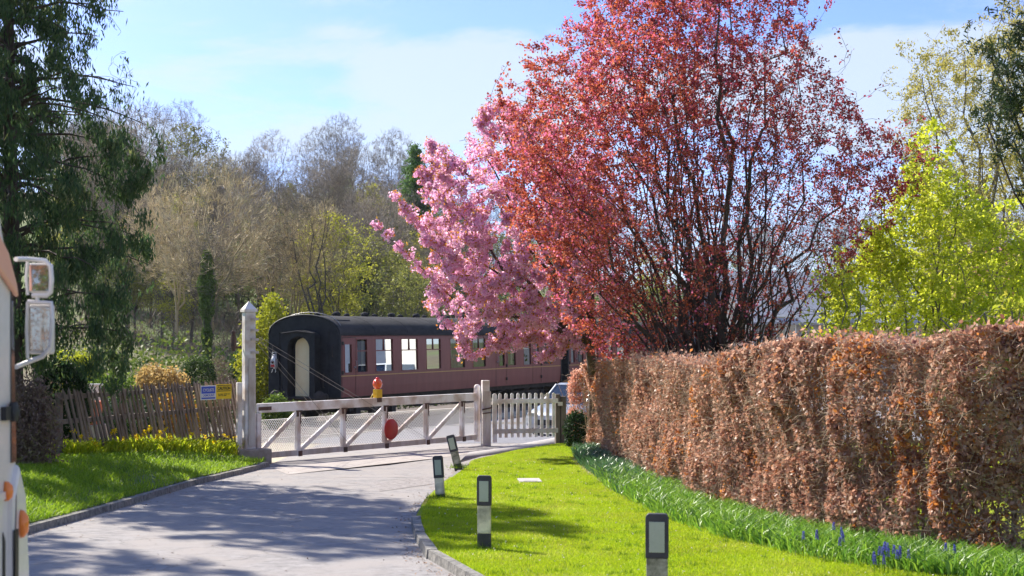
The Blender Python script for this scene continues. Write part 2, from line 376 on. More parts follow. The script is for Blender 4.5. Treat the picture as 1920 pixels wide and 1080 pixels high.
hx = lambda Y: float(np.interp(Y, HP[::-1, 1], HP[::-1, 0]))
lawn_off = lambda x, Y: .07 + .03*min(1, max(0, (x-xl(Y))/1.0)) - (.05*max(0., min(1., (Y-24)/8)))
ly = list(np.arange(2.2, Ytop, .5)) + [Ytop]
sheet('lawn', [(y, list(xl(y) + .05 + (np.linspace(0, 1, 26)**1.6)*(22-xl(y)))) for y in ly], M_lawn, lawn_off)
ry = list(np.arange(-12, 34, .7))
sheet('road', [(y, list(np.linspace(xk(y)-.02, (xl(y) if y > 2 else 4.5)+.05, 12))) for y in ry] + [(34.4, list(np.linspace(-5.2, 2.0, 12))), (38, list(np.linspace(-5.2, 2.6, 12))), (42.5, list(np.linspace(-5.0, 2.6, 12)))], M_tarmac, .0)
# crossing apron and yard beyond the gate
sheet('yard', [(y, list(np.linspace(a, b, 14))) for y, a, b in [(42.5,-5.4,9),(45,-5.4,14),(50,-4.2,18),(56,-2.0,22),(62,.8,24),(70,4.6,26),(80,9.6,30)]], M_yard, .004)
sheet('gravel_verge', [(y, list(np.linspace(a, b, 8))) for y, a, b in [(34.2,-9.5,-5.15),(38,-10,-5.15),(42.5,-10,-5.0),(43,-10,-4.6)]], M_dust, -.012)
sheet('trackside', [(y, list(np.linspace(a, b, 12))) for y, a, b in [(43,-12,10),(46,-12,14),(50,-14,18),(54,-14,22),(60,-14,24),(68,-12,26),(80,-6,32),(90,0,40)]], mat('track_ground', (.09,.075,.065), .95, (.19,.16,.14), 7, 10, bump=.8, bscale=60), -.014)
# raised left verge
def vo(x, Y):
    t = min(1, max(0, (xk(Y)-x)/2.2)); return .10 + .30*t*t*(3-2*t)
sheet('verge', [(y, list(xk(y)-.14 - np.linspace(0, 1, 16)**1.4*14)) for y in np.arange(0, 34.3, .7)], M_grassbase, vo)
# kerbs as rows of stones with a small joint
def kerb(pts, side, h, w, name, y0, y1, L=.9):
    b = MB(); pts = np.array(pts); Y = y0; rng = random.Random(3)
    fx = lambda y: float(np.interp(y, pts[:, 1], pts[:, 0]))
    while Y < y1:
        sl_ = (fx(Y+.3)-fx(Y))/.3; st = L/math.sqrt(1+sl_*sl_); Y2 = min(Y+st-.012, y1); xa, xb = fx(Y), fx(Y2); hh = h + rng.uniform(-.006, .006)
        za, zb = float(g(0, Y)), float(g(0, Y2)); s = side; ra = rng.uniform(-.01, .01)
        b.add([(xa+ra,Y,za-.1),(xb+ra,Y2,zb-.1),(xb+s*w,Y2,zb-.1),(xa+s*w,Y,za-.1),(xa+ra+s*.02,Y,za+hh),(xb+ra+s*.02,Y2,zb+hh),(xb+s*w,Y2,zb+hh),(xa+s*w,Y,za+hh)],
              [(0,3,2,1),(4,5,6,7),(0,1,5,4),(1,2,6,5),(2,3,7,6),(3,0,4,7)])
        Y += st
    o = b.build(name, M_kerb); o['kind'] = 'structure'; return o
kerb(LL, 1, .10, .13, 'lawn_kerb', 2.5, 21.5)
kerb(LL, 1, .035, .10, 'lawn_edging', 21.5, 34.4, .6)
kerb(LK, -1, .09, .15, 'verge_kerb', -2, 33.9)
# pale path curving along the top of the lawn to the wicket gate
pp = [G(*p, .0) for p in [(862,868),(900,856),(945,849),(990,841),(1030,834),(1068,826)]]; pq = [G(*p, .0) for p in [(880,850),(915,846),(950,840),(990,832),(1028,825),(1062,819)]]
V = []; 
for a, b_ in zip(pp, pq): V += [(a[0],a[1],float(g(0,a[1]))+.035), (b_[0],b_[1],float(g(0,b_[1]))+.035)]
for a, b_ in zip(pp, pq): V += [(a[0],a[1],float(g(0,a[1]))-.1), (b_[0],b_[1],float(g(0,b_[1]))-.1)]
n_ = len(pp); Fq = [(2*i, 2*i+2, 2*i+3, 2*i+1) for i in range(n_-1)] + [(2*i, 2*n_+2*i, 2*n_+2*i+2, 2*i+2) for i in range(n_-1)]
mesh_np('path', V, Fq, M_pathc)['kind'] = 'structure'

# hillside
def hill_h(X, Y):
    px = 960 + F*X/np.maximum(Y, 1); rg = np.interp(px, [-600, 150, 330, 620, 780, 900, 1100, 1700, 2400], [19, 18.5, 12.5, 10.8, 9, 8.5, 7, 5.5, 5])
    return ss(84, 190, Y)*rg + ss(86, 100, Y)*1.0 + .5*np.sin(X*.11)*np.sin(Y*.09)*ss(90, 130, Y)
hy = np.concatenate([np.arange(80, 200, 3.0), np.geomspace(200, 700, 14)]); hxs = np.linspace(-150, 260, 110)
V = np.array([[x*(y/200+.35), y, -.95 + hill_h(x*(y/200+.35), y)] for y in hy for x in hxs]); nx = len(hxs)
Fq = np.array([(j*nx+i, j*nx+i+1, (j+1)*nx+i+1, (j+1)*nx+i) for j in range(len(hy)-1) for i in range(nx-1)])
mesh_np('hillside', V, Fq, M_litter, smooth=True)['kind'] = 'structure'
hz = lambda X, Y: max(float(g(X, Y)), -.95 + float(hill_h(X, Y)))

# ------------------------------------------------------------ railway coaches
M_maroon = mat('maroon_paint', (.17,.028,.024), .42, (.24,.055,.045), 3, 8, lo=.3, hi=.75, spec=.5, bump=.04, bscale=20, stretch=(1,1,.25))
M_black = mat('coach_black', (.012,.012,.014), .6, (.026,.027,.03), 4, 8, spec=.25, bump=.1)
M_roof = mat('coach_roof', (.026,.026,.028), .95, (.055,.052,.055), 2.5, 8, bump=.15, stretch=(.4,1,1), spec=.15)
M_under = mat('underframe_rust', (.02,.018,.016), .85, (.06,.045,.035), 4, 8, bump=.4)
M_cream = mat('cream_door', (.85,.68,.36), .55, (.88,.74,.44), 3, 5)
M_gold = mat('gold_line', (.50,.28,.08), .5)
M_cglass = glassmat('coach_glass', (.6,.64,.64), .17, .015)
M_curtain = mat('curtain', (.55,.48,.36), .85, (.68,.6,.48), 6, 4, stretch=(12,12,.5))
M_int = mat('coach_interior', (.05,.03,.02), .7, (.10,.06,.035), 4, 5)
M_white = mat('white_gloss', (.78,.78,.76), .4, (.66,.65,.62), 4, 6)
M_redp = mat('signal_red', (.50,.015,.012), .45, (.40,.02,.015), 5, 5)
M_steel = mat('steel', (.35,.34,.33), .45, (.22,.2,.19), 5, 5, metal=.7)
M_seat = mat('seat_cloth', (.10,.07,.05), .9, (.16,.10,.06), 10)
CL = 19.66; ZB, ZE, ZT = .97, 3.10, 3.77; HW = 1.40
c_u = np.array([.407, .914]); c_u /= np.linalg.norm(c_u)
corner = np.array([-5.80, 54.5]); rail_z = EYE-3.15
c0 = corner + HW*np.array([-c_u[1], c_u[0]])
def u_of(px):
    k = (px-960)/F; return (k*corner[1]-corner[0])/(c_u[0]-k*c_u[1])
# openings on the side: (px0, px1, z0, z1, kind)
WINS = [(646.5,660,1.80,2.78,'slim'),(670,689,1.80,2.95,'toplight'),(705,737.5,1.80,2.95,'big'),(753.5,784,1.80,2.95,'big'),(800,827,1.80,2.95,'big'),(845,872,1.80,2.95,'big'),(887,911,1.80,2.95,'big'),
        (936,946,1.80,2.78,'slim'),(952,967,1.80,2.95,'toplight'),(982,996,1.80,2.95,'big'),(1003.5,1010.5,1.80,2.78,'slim'),(1020,1036,1.80,2.95,'big')]
WU = [(u_of(a), u_of(b), z0, z1, k) for a, b, z0, z1, k in WINS]
DOORS = [(641.5,667),(930,950),(999,1015)]
def body_y(z):   # slight tumblehome of the side
    return HW - .05*ss(1.9, 0.9, z)*0 - .045*max(0., (z-2.2)/.9)**2 - .03*max(0., (1.6-z)/.6)**2
def side_panel(sg):
    us = sorted({0., CL} | {w[0] for w in WU} | {w[1] for w in WU}); zs = sorted({ZB, 1.3, 1.6, 1.8, 2.2, 2.55, 2.78, 2.95, ZE})
    b = MB()
    for i in range(len(us)-1):
        for j in range(len(zs)-1):
            uc = (us[i]+us[i+1])/2; zc = (zs[j]+zs[j+1])/2
            if any(w[0] < uc < w[1] and w[2] < zc < w[3] for w in WU): continue
            ya, yb = body_y(zs[j])*sg, body_y(zs[j+1])*sg
            b.add([(us[i],ya,zs[j]),(us[i+1],ya,zs[j]),(us[i+1],yb,zs[j+1]),(us[i],yb,zs[j+1])], [(0,1,2,3)], False)
            t = .05*sg
            b.add([(us[i],ya-t,zs[j]),(us[i+1],ya-t,zs[j]),(us[i+1],yb-t,zs[j+1]),(us[i],yb-t,zs[j+1])], [(3,2,1,0)], False)
    for w in WU:   # reveals
        y0, y1 = body_y(w[2])*sg, body_y(w[3])*sg; t = .05*sg
        b.add([(w[0],y0,w[2]),(w[1],y0,w[2]),(w[1],y1,w[3]),(w[0],y1,w[3]),(w[0],y0-t,w[2]),(w[1],y0-t,w[2]),(w[1],y1-t,w[3]),(w[0],y1-t,w[3])], [(0,1,5,4),(1,2,6,5),(2,3,7,6),(3,0,4,7)])
    return b
def roof_prof(n=15, grow=0.0):
    pts = []
    for i in range(n):
        a = math.pi*i/(n-1); y = -math.cos(a)*(HW-.045+.05+grow); z = ZE + (math.sin(a)**.92)*(ZT-ZE+grow)
        pts.append((y, z))
    return pts
def make_coach(label, second=False):
    root = empty('railway_coach', (0,0,0), 0, label, 'railway coach', 'maroon railway coaches standing on the line')
    for sg in (-1, 1): side_panel(sg).build('side_wall', M_maroon, root)
    for sg in (-1, 1):
        b = MB()
        for a, c in ((ZB+.02, None),):
            pass
        b.box((.02, min(sg*(HW+.001), sg*(HW+.007)), 1.675), (CL-.02, max(sg*(HW+.001), sg*(HW+.007)), 1.71)); b.build('gold_lining', M_gold, root)
    # roof
    rp = roof_prof(); rp2 = roof_prof(grow=-.05); us = np.linspace(-.03, CL+.03, 9); b = MB(); n = len(rp)
    vs = [(u, y, z) for u in us for (y, z) in rp]; b.add(vs, [(i*n+k, i*n+k+1, (i+1)*n+k+1, (i+1)*n+k) for i in range(len(us)-1) for k in range(n-1)], True)
    vs = [(u, y, z) for u in us for (y, z) in rp2]; b.add(vs, [(i*n+k, i*n+k+1, (i+1)*n+k+1, (i+1)*n+k) for i in range(len(us)-1) for k in range(n-1)], True)
    for u in np.linspace(2.4, CL-2.4, 7):   # roof seams
        b.tube([(u, y*1.001, z+.002) for y, z in rp], .006, 4)
    for sg in (-1, 1): b.box((-.03, sg*(HW+.004)-.02, ZE-.03), (CL+.03, sg*(HW+.004)+.03, ZE+.03))
    rf = b.build('roof', M_roof, root)
    i = 0
    for u in np.arange(1.0, CL-.5, 1.02):
        i += 1; s_ = 1.0 if i % 2 == 0 else .72; v = MB()
        v.lathe([(.14*s_, 0), (.14*s_, .05*s_), (.16*s_, .06*s_), (.13*s_, .13*s_), (.06*s_, .17*s_), (.001, .175*s_)], (u, .12 if i % 2 else -.05, ZT-.02), 12); v.build('ventilator', M_roof, rf)
    b = MB(); b.bar((.35,-.95,3.60),(1.35,-.95,3.60),.05,.04)
    b.build('roof_strip', M_roof, rf)
    # ends
    for e in (0, 1):
        u = 0 if e == 0 else CL; s = -1 if e == 0 else 1; b = MB()
        prof = [(-HW+.02, ZB)] + roof_prof(17, .0) + [(HW-.02, ZB)]; prof = [(max(-HW+.005, min(HW-.005, y)) if z < ZE+.02 else y, z) for y, z in prof]
        b.prism(prof, 'x', u, u + s*.10)
        # domed rim
        b.tube([(u+s*.08, y*.995, z-.0) for y, z in roof_prof(17, .0)], .045, 6)
        # wrap of black round the corner posts
        for sg in (-1, 1): b.box((u + s*-.0 - (0 if s < 0 else 0), sg*HW-.02, ZB), (u + s*.10, sg*HW+.02, ZE)) if s > 0 else b.box((u-.10, sg*HW-.02, ZB), (u, sg*HW+.02, ZE))
        for sg in (-1, 1): b.box((min(u+s*.10,u+s*.13), sg*.98-.02, ZB+.1), (max(u+s*.10,u+s*.13), sg*.98+.02, ZE+.1))
        end = b.build('coach_end', M_black, root)
        # gangway surround: arch frame
        def arch(w, z0, zt, n=14, r=.42):
            pts = [(-w, z0)]
            for k in range(n+1):
                a = math.pi*k/n; pts.append((-w*math.cos(a), zt - r + r*math.sin(a)))
            pts.append((w, z0)); return pts
        w = MB(); ou = arch(.64, ZB, 3.26, r=.22); inn = arch(.43, ZB+.02, 3.04, r=.40)
        x1 = u + s*.10; x2 = u + s*.46; no = len(ou)
        vs = [(x, y, z) for x in (x1, x2) for (y, z) in ou] + [(x, y, z) for x in (x1, x2) for (y, z) in inn]
        fs = [(k, k+1, no+k+1, no+k) for k in range(no-1)] + [(2*no+k, 2*no+k+1, 3*no+k+1, 3*no+k) for k in range(no-1)] + [(no+k, no+k+1, 3*no+k+1, 3*no+k) for k in range(no-1)]
        w.add(vs, fs); w.box((min(x1,x2), -.62, ZB-.04), (max(x1,x2), .62, ZB+.03)); w.build('gangway_surround', M_black, end)
        w = MB(); w.tube([(x2+s*.02, -.66, 3.14), (x2+s*.04, 0, 3.22), (x2+s*.02, .66, 3.14)], .03, 6)
        w.build('gangway_hood', M_roof, end)
        d = MB(); pts = arch(.40, ZB+.03, 3.0, r=.30); d.prism([(y*.92-.07, z) for y, z in pts], 'x', u+s*.12, u+s*.16); d.build('gangway_door', M_cream, end)
        for sg in (-1, 1):
            h = MB(); h.tube([(u+s*.12, sg*.82, 1.3), (u+s*.2, sg*.82, 1.32), (u+s*.2, sg*.82, 1.75), (u+s*.12, sg*.82, 1.77)], .014, 6); h.build('handrail', M_under, end)
            h = MB(); h.tube([(u+s*.12, sg*1.18, 2.35), (u+s*.2, sg*1.18, 2.37), (u+s*.2, sg*1.18, 2.75), (u+s*.12, sg*1.18, 2.77)], .014, 6); h.build('handrail', M_under, end)
        h = MB(); h.tube([(u+s*.12, .85, 1.35), (u+s*.22, .86, 1.1), (u+s*.25, .84, .8)], .03, 8); h.build('brake_hose', M_under, end)
        if e == 0:
            # arched grab rail over the roof end
            q = MB(); q.tube([(u+.25, y*.93, z+.10) for y, z in roof_prof(13, .0)[1:-2]], .016, 6); q.build('roof_rail', M_steel, end)
        for sg in (-1, 1):
            q = MB(); Mx = Matrix.Translation((u+s*.10, sg*.87, .98)) @ Matrix.Rotation(math.pi/2*s, 4, 'Y')
            q.lathe([(.001,0),(.12,0),(.12,.1),(.08,.12),(.08,.38),(.22,.39),(.23,.42),(.2,.45),(.001,.46)], n=14, M=Mx); q.build('buffer', M_under, root)
    # windows
    for sg in (-1, 1):
        for wi, (u0, u1, z0, z1, k) in enumerate(WU):
            y0, y1 = body_y(z0)*sg, body_y(z1)*sg
            f = MB(); t = .022
            for (a, b_) in (((u0,y0+sg*.004,z0),(u1,y0+sg*.004,z0)), ((u0,y1+sg*.004,z1),(u1,y1+sg*.004,z1)), ((u0,y0+sg*.004,z0),(u0,y1+sg*.004,z1)), ((u1,y0+sg*.004,z0),(u1,y1+sg*.004,z1))): f.bar(a, b_, t, t)
            if k != 'slim':
                ym = body_y(2.55)*sg; f.bar((u0, ym-sg*.02, 2.54), (u1, ym-sg*.02, 2.54), .03, .035)
                if k == 'big': f.bar(((u0+u1)/2, ym-sg*.02, 2.54), ((u0+u1)/2, y1-sg*.02, z1), .03, .03)
            fr = f.build('window', M_maroon, root)
            p = MB(); p.add([(u0,y0-sg*.03,z0),(u1,y0-sg*.03,z0),(u1,y1-sg*.03,z1),(u0,y1-sg*.03,z1)], [(0,1,2,3)]); p.build('pane', M_cglass, fr)
            if k != 'slim' and sg < 0:
                ww = (u1-u0)
                for q0, q1 in ((.03,.26),(.74,.97)) if wi % 3 else ((.03,.3),(.42,.58),(.7,.97)):
                    zb_ = 2.5 if wi % 3 == 0 else 1.85
                    cu = MB()
                    for r_ in range(6):
                        ua = u0+ww*(q0+(q1-q0)*r_/6); ub = u0+ww*(q0+(q1-q0)*(r_+1)/6); dy = .02*(r_ % 2)
                        cu.add([(ua, sg*(HW-.14-dy), zb_), (ub, sg*(HW-.16+dy), zb_), (ub, sg*(HW-.16+dy), 2.97), (ua, sg*(HW-.14-dy), 2.97)], [(0,1,2,3)])
                    cu.build('curtain', M_curtain, fr)
    # doors on the visible side
    for sg in (-1, 1):
        for a, c in DOORS:
            u0, u1 = u_of(a), u_of(c); d = MB(); yo = sg*(HW+.003)
            for uu in (u0, u1): d.box((uu-.008, min(yo, yo+sg*.004), ZB+.06), (uu+.008, max(yo, yo+sg*.004), ZE-.08))
            d.box((u0, min(yo, yo+sg*.004), ZE-.1), (u1, max(yo, yo+sg*.004), ZE-.085))
            dr = d.build('door', M_under, root)
            hh = MB(); uh = u1-.1 if a < 900 else u0+.1
            hh.lathe([(.035,0),(.035,.03),(.02,.05),(.001,.05)], M=Matrix.Translation((uh, yo, 1.98)) @ Matrix.Rotation(math.pi/2*(-sg)*-1, 4, 'X') if False else Matrix.Translation((uh, yo, 1.98)) @ Matrix.Rotation(math.pi/2*(1 if sg < 0 else -1), 4, 'X'), n=10)
            hh.tube([(uh+.06, yo, 1.85), (uh+.06, yo+sg*.05, 1.87), (uh+.06, yo+sg*.05, 2.2), (uh+.06, yo, 2.22)], .01, 6); hh.build('handle', M_steel, dr)
            ug = u0+.02 if a < 900 else u1-.02
            for z in (1.2, 1.75, 2.75): hg = MB(); hg.box((ug-.05, min(yo, yo+sg*.035), z), (ug+.05, max(yo, yo+sg*.035), z+.12)); hg.build('hinge', M_under, dr)
    # interior
    b = MB(); b.box((.15, -HW+.08, 1.18), (CL-.15, HW-.08, 1.22)); b.box((.2, .38, 1.22), (CL-.2, .42, 3.0)); 
    for u in [u_of(668), u_of(695), u_of(930), u_of(951), u_of(975)]: b.box((u-.02, -HW+.1, 1.22), (u+.02, .38, 3.0))
    b.build('interior', M_int, root)
    b = MB()
    for u in np.arange(u_of(700)+.3, u_of(918), 1.05): b.box((u, -HW+.15, 1.22), (u+.45, .3, 1.65)); b.box((u, -HW+.15, 1.65), (u+.12, .3, 2.25))
    b.build('seating', M_seat, root)
    # underframe and bogies
    b = MB()
    for sg in (-1, 1): b.box((.1, sg*1.18-.05, .80), (CL-.1, sg*1.18+.05, ZB)); b.bar((5.5, sg*1.1, .8), (8, sg*1.1, .45), .06, .06); b.bar((8, sg*1.1, .45), (12, sg*1.1, .45), .06, .06); b.bar((12, sg*1.1, .45), (14.2, sg*1.1, .8), .06, .06)
    b.box((-.08, -1.3, .84), (.12, 1.3, ZB)); b.box((CL-.12, -1.3, .84), (CL+.08, 1.3, ZB)); b.box((6.2,-1.15,.42),(7.6,-.6,.8)); b.box((8.3,-1.12,.5),(9.0,-.5,.8)); b.box((9.4,-1.15,.38),(11.2,-.7,.8)); b.box((7.4,.5,.42),(9.6,1.15,.8))
    b.build('underframe', M_under, root)
    b = MB(); b.box((5.0,-1.2,.52),(5.9,-.85,.8)); b.box((11.6,-1.18,.5),(12.2,-.9,.78)); b.build('battery_box', M_cream if not second else M_under, root)
    for uc in (2.9, CL-2.9):
        bo = MB()
        for sg in (-1, 1):
            bo.box((uc-1.75, sg*1.02-.06, .45), (uc+1.75, sg*1.02+.06, .68)); bo.box((uc-.35, sg*1.1-.08, .25), (uc+.35, sg*1.1+.08, .6))
            for a in (-1.3, 1.3): bo.box((uc+a-.16, sg*1.08-.1, .28), (uc+a+.16, sg*1.08+.1, .62))
        bo.box((uc-.25, -1., .4), (uc+.25, 1., .8)); bg = bo.build('bogie', M_under, root)
        for a in (-1.3, 1.3):
            w = MB(); 
            for sg in (-1, 1):
                Mx = Matrix.Translation((uc+a, sg*.72, .46)) @ Matrix.Rotation(math.pi/2, 4, 'X')
                w.lathe([(.001,-.06),(.44,-.06),(.47,-.08*0-.05),(.47,.05),(.44,.07),(.12,.05),(.001,.05)], n=24, M=Mx)
            w.tube([(uc+a,-.7,.46),(uc+a,.7,.46)], .08, 8); w.build('wheel_set', M_under, bg)
    return root
coach = make_coach('maroon railway coach with black end and cream door behind the white gates')
coach.location = (c0[0], c0[1], rail_z); coach.rotation_euler = (0, 0, math.atan2(c_u[1], c_u[0]))
coach2 = copy_tree(coach); coach2['label'] = 'second maroon coach coupled beyond the first, mostly hidden by the cherry tree'
coach2.location = (c0[0]+c_u[0]*(CL+.95), c0[1]+c_u[1]*(CL+.95), rail_z)
# tail lamp on its bracket, hung on the coach end
CM = Matrix.Translation((c0[0], c0[1], rail_z)) @ Matrix.Rotation(math.atan2(c_u[1], c_u[0]), 4, 'Z')
tl = empty('tail_lamp', CM @ Vector((-.24, 1.10, 1.98)), math.atan2(c_u[1], c_u[0]), 'white tail lamp with red lens hung on the black coach end', 'lamp')
b = MB(); b.box((-.09,-.09,0),(.09,.09,.28)); b.lathe([(.1,.28),(.07,.36),(.05,.38),(.05,.44),(.001,.46)], n=12); b.tube([(0,-.09,.3),(0,-.07,.52),(0,.07,.52),(0,.09,.3)], .012, 6); b.box((.0,-.03,-.05),(.16,.03,.05)); b.build('lamp_body', M_white, tl, bevel=.01)
b = MB(); b.box((-.10,-.075,.01),(-.088,.075,.1)); b.build('red_panel', M_redp, tl)
b = MB(); b.lathe([(.001,.0),(.055,.0),(.05,.04),(.001,.05)], n=14, M=Matrix.Translation((-.09,0,.18)) @ Matrix.Rotation(-math.pi/2, 4, 'Y')); b.build('lens', mat('lamp_lens', (.05,.01,.01), .15), tl)
b = MB(); b.tube([(-.02,-.07,-.06),(-.03,-.08,-.14),(-.02,-.05,-.17)], .012, 6); b.tube([(-.02,.05,-.06),(-.03,.06,-.14),(-.02,.09,-.17)], .012, 6); b.build('hook', M_white, tl)

# track: rails, sleepers, ballast
a0 = -24; a1 = 62
def tp(u, v, z): q = c0 + c_u*u + v*np.array([-c_u[1], c_u[0]]); return (q[0], q[1], rail_z+z)
bl = MB(); us = np.arange(a0, a1, 1.0); prof = [(-2.4,-.34),(-1.7,-.14),(1.7,-.14),(2.4,-.34)]
vs = [tp(u, v, z) for u in us for v, z in prof]; bl.add(vs, [(i*4+k, i*4+k+1, (i+1)*4+k+1, (i+1)*4+k) for i in range(len(us)-1) for k in range(3)], True)
o = bl.build('ballast_bed', mat('ballast', (.16,.14,.12), .95, (.36,.32,.27), 14, 10, bump=1.0, bscale=40)); o['kind'] = 'structure'
b = MB()
for v in (-.75, .75): b.bar(tp(a0, v, -.06), tp(a1, v, -.06), .07, .12)
o = b.build('running_rails', mat('rail_steel', (.16,.10,.07), .6, (.25,.17,.12), 5, metal=.5)); tag(o, 'rusty steel rails running under the maroon coaches', 'rails')
b = MB()
for u in np.arange(a0+.3, a1, .76): b.bar(tp(u, -1.25, -.15), tp(u, 1.25, -.15), .25, .08)
o = b.build('sleepers', mat('sleeper_wood', (.07,.055,.045), .9, (.13,.1,.08), 8)); tag(o, 'dark timber sleepers laid under the rusty rails', 'sleepers', kind='stuff')
# pale concrete strip along the train
b = MB(); us = np.arange(6.5, 44, 1.0); prof = [(-3.0,-.4),(-3.0,.02),(-4.6,.02),(-4.6,-.4)]
vs = [tp(u, v, z+.03) for u in us for v, z in prof]; b.add(vs, [(i*4+k, i*4+k+1, (i+1)*4+k+1, (i+1)*4+k) for i in range(len(us)-1) for k in range(3)]); b.add(vs[:4], [(0,1,2,3)])
o = b.build('platform_path', M_dust); o['kind'] = 'structure'

rb_ = np.random.default_rng(44); n = 26000; u_ = rb_.uniform(-14, 46, n); hN = .8+1.1*noise3(np.stack([u_, u_*0, u_*0], 1), .9, 2); v_ = rb_.uniform(2.6, 5.5, n); z_ = rb_.uniform(0, 1, n)*hN*np.clip((v_-2.4), 0, 1)
Q = np.stack([c0[0]+c_u[0]*u_-c_u[1]*v_, c0[1]+c_u[1]*u_+c_u[0]*v_, rail_z-.2+z_], 1); o = mesh_np('bramble_screen', *leaves_at(Q, .12, .08, rb_), leafmat('bramble_leaf', [(.03,.05,.02),(.07,.11,.03),(.14,.18,.05),(.10,.07,.04)], .35, .5, .6)); tag(o, 'dark brambles added beyond the track to darken the gap under the coaches', 'bramble_screen', kind='stuff')  # bramble leaves added to block sunlit ground showing under the coach

# an older, darker patch in the tarmac and the worn strip by the gate
def patch(name, pts, m, off):
    q = [G(*p) for p in pts]; V = [(a[0], a[1], float(g(0, a[1]))+off) for a in q]; o = mesh_np(name, V, [list(range(len(V)))], m); o['kind'] = 'structure'
M_patch = mat('tarmac_patch', (.18,.16,.155), .85, (.36,.325,.31), 9, 12, bump=.7, bscale=140)
patch('road_patch', [(700,905),(800,893),(812,908),(712,922)], M_patch, .005)
patch('road_strip', [(510,878),(870,838),(905,846),(850,856),(540,890)], mat('crossing_concrete', (.27,.235,.215), .9, (.42,.375,.35), 6, 10, bump=.5), .004)
# ------------------------------------------------------------ level crossing gate and posts
M_wpaint = mat('white_timber', (.82,.78,.76), .6, (.88,.86,.85), 3, 8, bump=.15, stretch=(1,1,.5), col3=(.55,.44,.37), s3=2.3)
M_worn = mat('worn_timber', (.42,.34,.28), .8, (.62,.57,.53), 4, 8, bump=.4, stretch=(1,1,.3), lo=.35, hi=.6)
M_iron = mat('rusty_iron', (.05,.03,.025), .75, (.14,.07,.05), 8, 6)
M_wire = mat('galvanised_wire', (.80,.78,.76), .6)
M_wood = mat('weathered_wood', (.09,.065,.05), .9, (.20,.16,.13), 5, 8, bump=.5, stretch=(1,1,.3))
M_conc = mat('weathered_concrete', (.26,.21,.17), .95, (.40,.34,.29), 5, 8, bump=.5)
gA = np.array([-5.57, 35.0]); gB = np.array([-.90, 41.5]); gL = float(np.linalg.norm(gB-gA)); gd = (gB-gA)/gL
gz = EYE - (864-YH)*35/F
def s_of(px): k = (px-960)/F; return (k*gA[1]-gA[0])/(gd[0]-k*gd[1])
gate = empty('crossing_gate', (gA[0], gA[1], 0), math.atan2(gd[1], gd[0]), 'long white timber crossing gate with wire mesh closed across the road', 'gate')
ZT_ = .745; ZM = .375; ZBt = gz
b = MB(); b.bar((.05,0,ZT_-.10),(gL-.05,0,ZT_-.10),.10,.20); b.build('top_rail', M_wpaint, gate, bevel=.008)
b = MB(); b.bar((.05,0,gz+.10),(gL-.05,0,gz+.10),.09,.13); b.build('bottom_rail', M_worn, gate, bevel=.008)
vpx = [558, 643, 721, 798.5, 866]
for px in vpx: b = MB(); s = s_of(px); b.box((s-.055,-.05,gz+.03),(s+.055,.05,ZT_-.21)); b.build('upright', M_wpaint, gate, bevel=.006)
b = MB(); b.box((-.02,-.06,gz+.03),(.10,.06,ZT_-.21)); b.build('upright', M_wpaint, gate)
b = MB(); b.box((gL-.07,-.06,gz-.02),(gL+.06,.06,ZT_+.13)); b.lathe([(.085,ZT_+.13),(.08,ZT_+.17),(.05,ZT_+.21),(.001,ZT_+.22)], c=(gL,0,0), n=12); b.build('closing_stile', M_wpaint, gate, bevel=.006)
starts = [0.0] + [s_of(p) for p in vpx]
for i, px in enumerate(vpx):
    s0 = starts[i]+.08; s1 = s_of(px)-.06
    b = MB(); b.bar((s0,-.02,gz+.17),(s1,-.02,ZT_-.25),.06,.10); b.build('brace', M_wpaint, gate, bevel=.012)
    b = MB(); s = s_of(px); b.box((s-.09,-.065,ZT_-.33),(s-.02,-.051,ZT_-.19)); b.box((s-.10,-.067,ZT_-.225),(s+.09,-.052,ZT_-.19)); b.box((s+.03,-.066,ZT_-.5),(s+.05,-.051,ZT_-.2)); b.build('iron_bracket', M_iron, gate)
    b = MB(); b.box((s-.03,-.066,gz+.02),(s+.09,-.051,gz+.14)); b.build('iron_bracket', M_iron, gate)
b = MB(); b.box((.02,-.056,ZT_-.15),(.42,-.051,ZT_-.07)); b.build('hinge_strap', M_iron, gate)
# diamond mesh
h = ZM-(gz+.15); P0 = []; P1 = []; st = .062
for k in range(-int(h/st)-1, int(gL/st)+2):
    for sg in (1, -1):
        s0 = k*st; s1 = s0+h*.8*1.0
        a = [s0, gz+.15]; c = [s1, ZM]
        if sg < 0: a, c = [s1, gz+.15], [s0, ZM]
        # clip to the gate
        def clip(a, c):
            t0, t1 = 0., 1.; d = c[0]-a[0]
            for lo_, sgn in ((.1, 1), (gL-.08, -1)):
                if sgn > 0:
                    if d > 0: t0 = max(t0, (lo_-a[0])/d)
                    else: t1 = min(t1, (lo_-a[0])/d)
                else:
                    if d > 0: t1 = min(t1, (lo_-a[0])/d)
                    else: t0 = max(t0, (lo_-a[0])/d)
            return t0, t1
        t0, t1 = clip(a, c)
        if t1-t0 > .02:
            P0.append((a[0]+(c[0]-a[0])*t0, .03, a[1]+(c[1]-a[1])*t0)); P1.append((a[0]+(c[0]-a[0])*t1, .03, a[1]+(c[1]-a[1])*t1))
for z in (ZM, gz+.45): P0.append((.1,.03,z)); P1.append((gL-.05,.03,z))
n_ = len(P0); rr = np.full(n_, .0058); rr[-2:] = .010
V, Fq = tubes(P0, P1, rr, rr, 3); mesh_np('wire_mesh', V, Fq, M_wire, gate)
s = s_of(727.5)
b = MB(); b.lathe([(.001,-.012),(.245,-.012),(.25,0),(.245,.012),(.001,.012)], n=36, M=Matrix.Translation((s,-.10,EYE-(805.5-YH)*38.4/F)) @ Matrix.Rotation(math.pi/2, 4, 'X')); b.build('warning_disc', M_redp, gate)
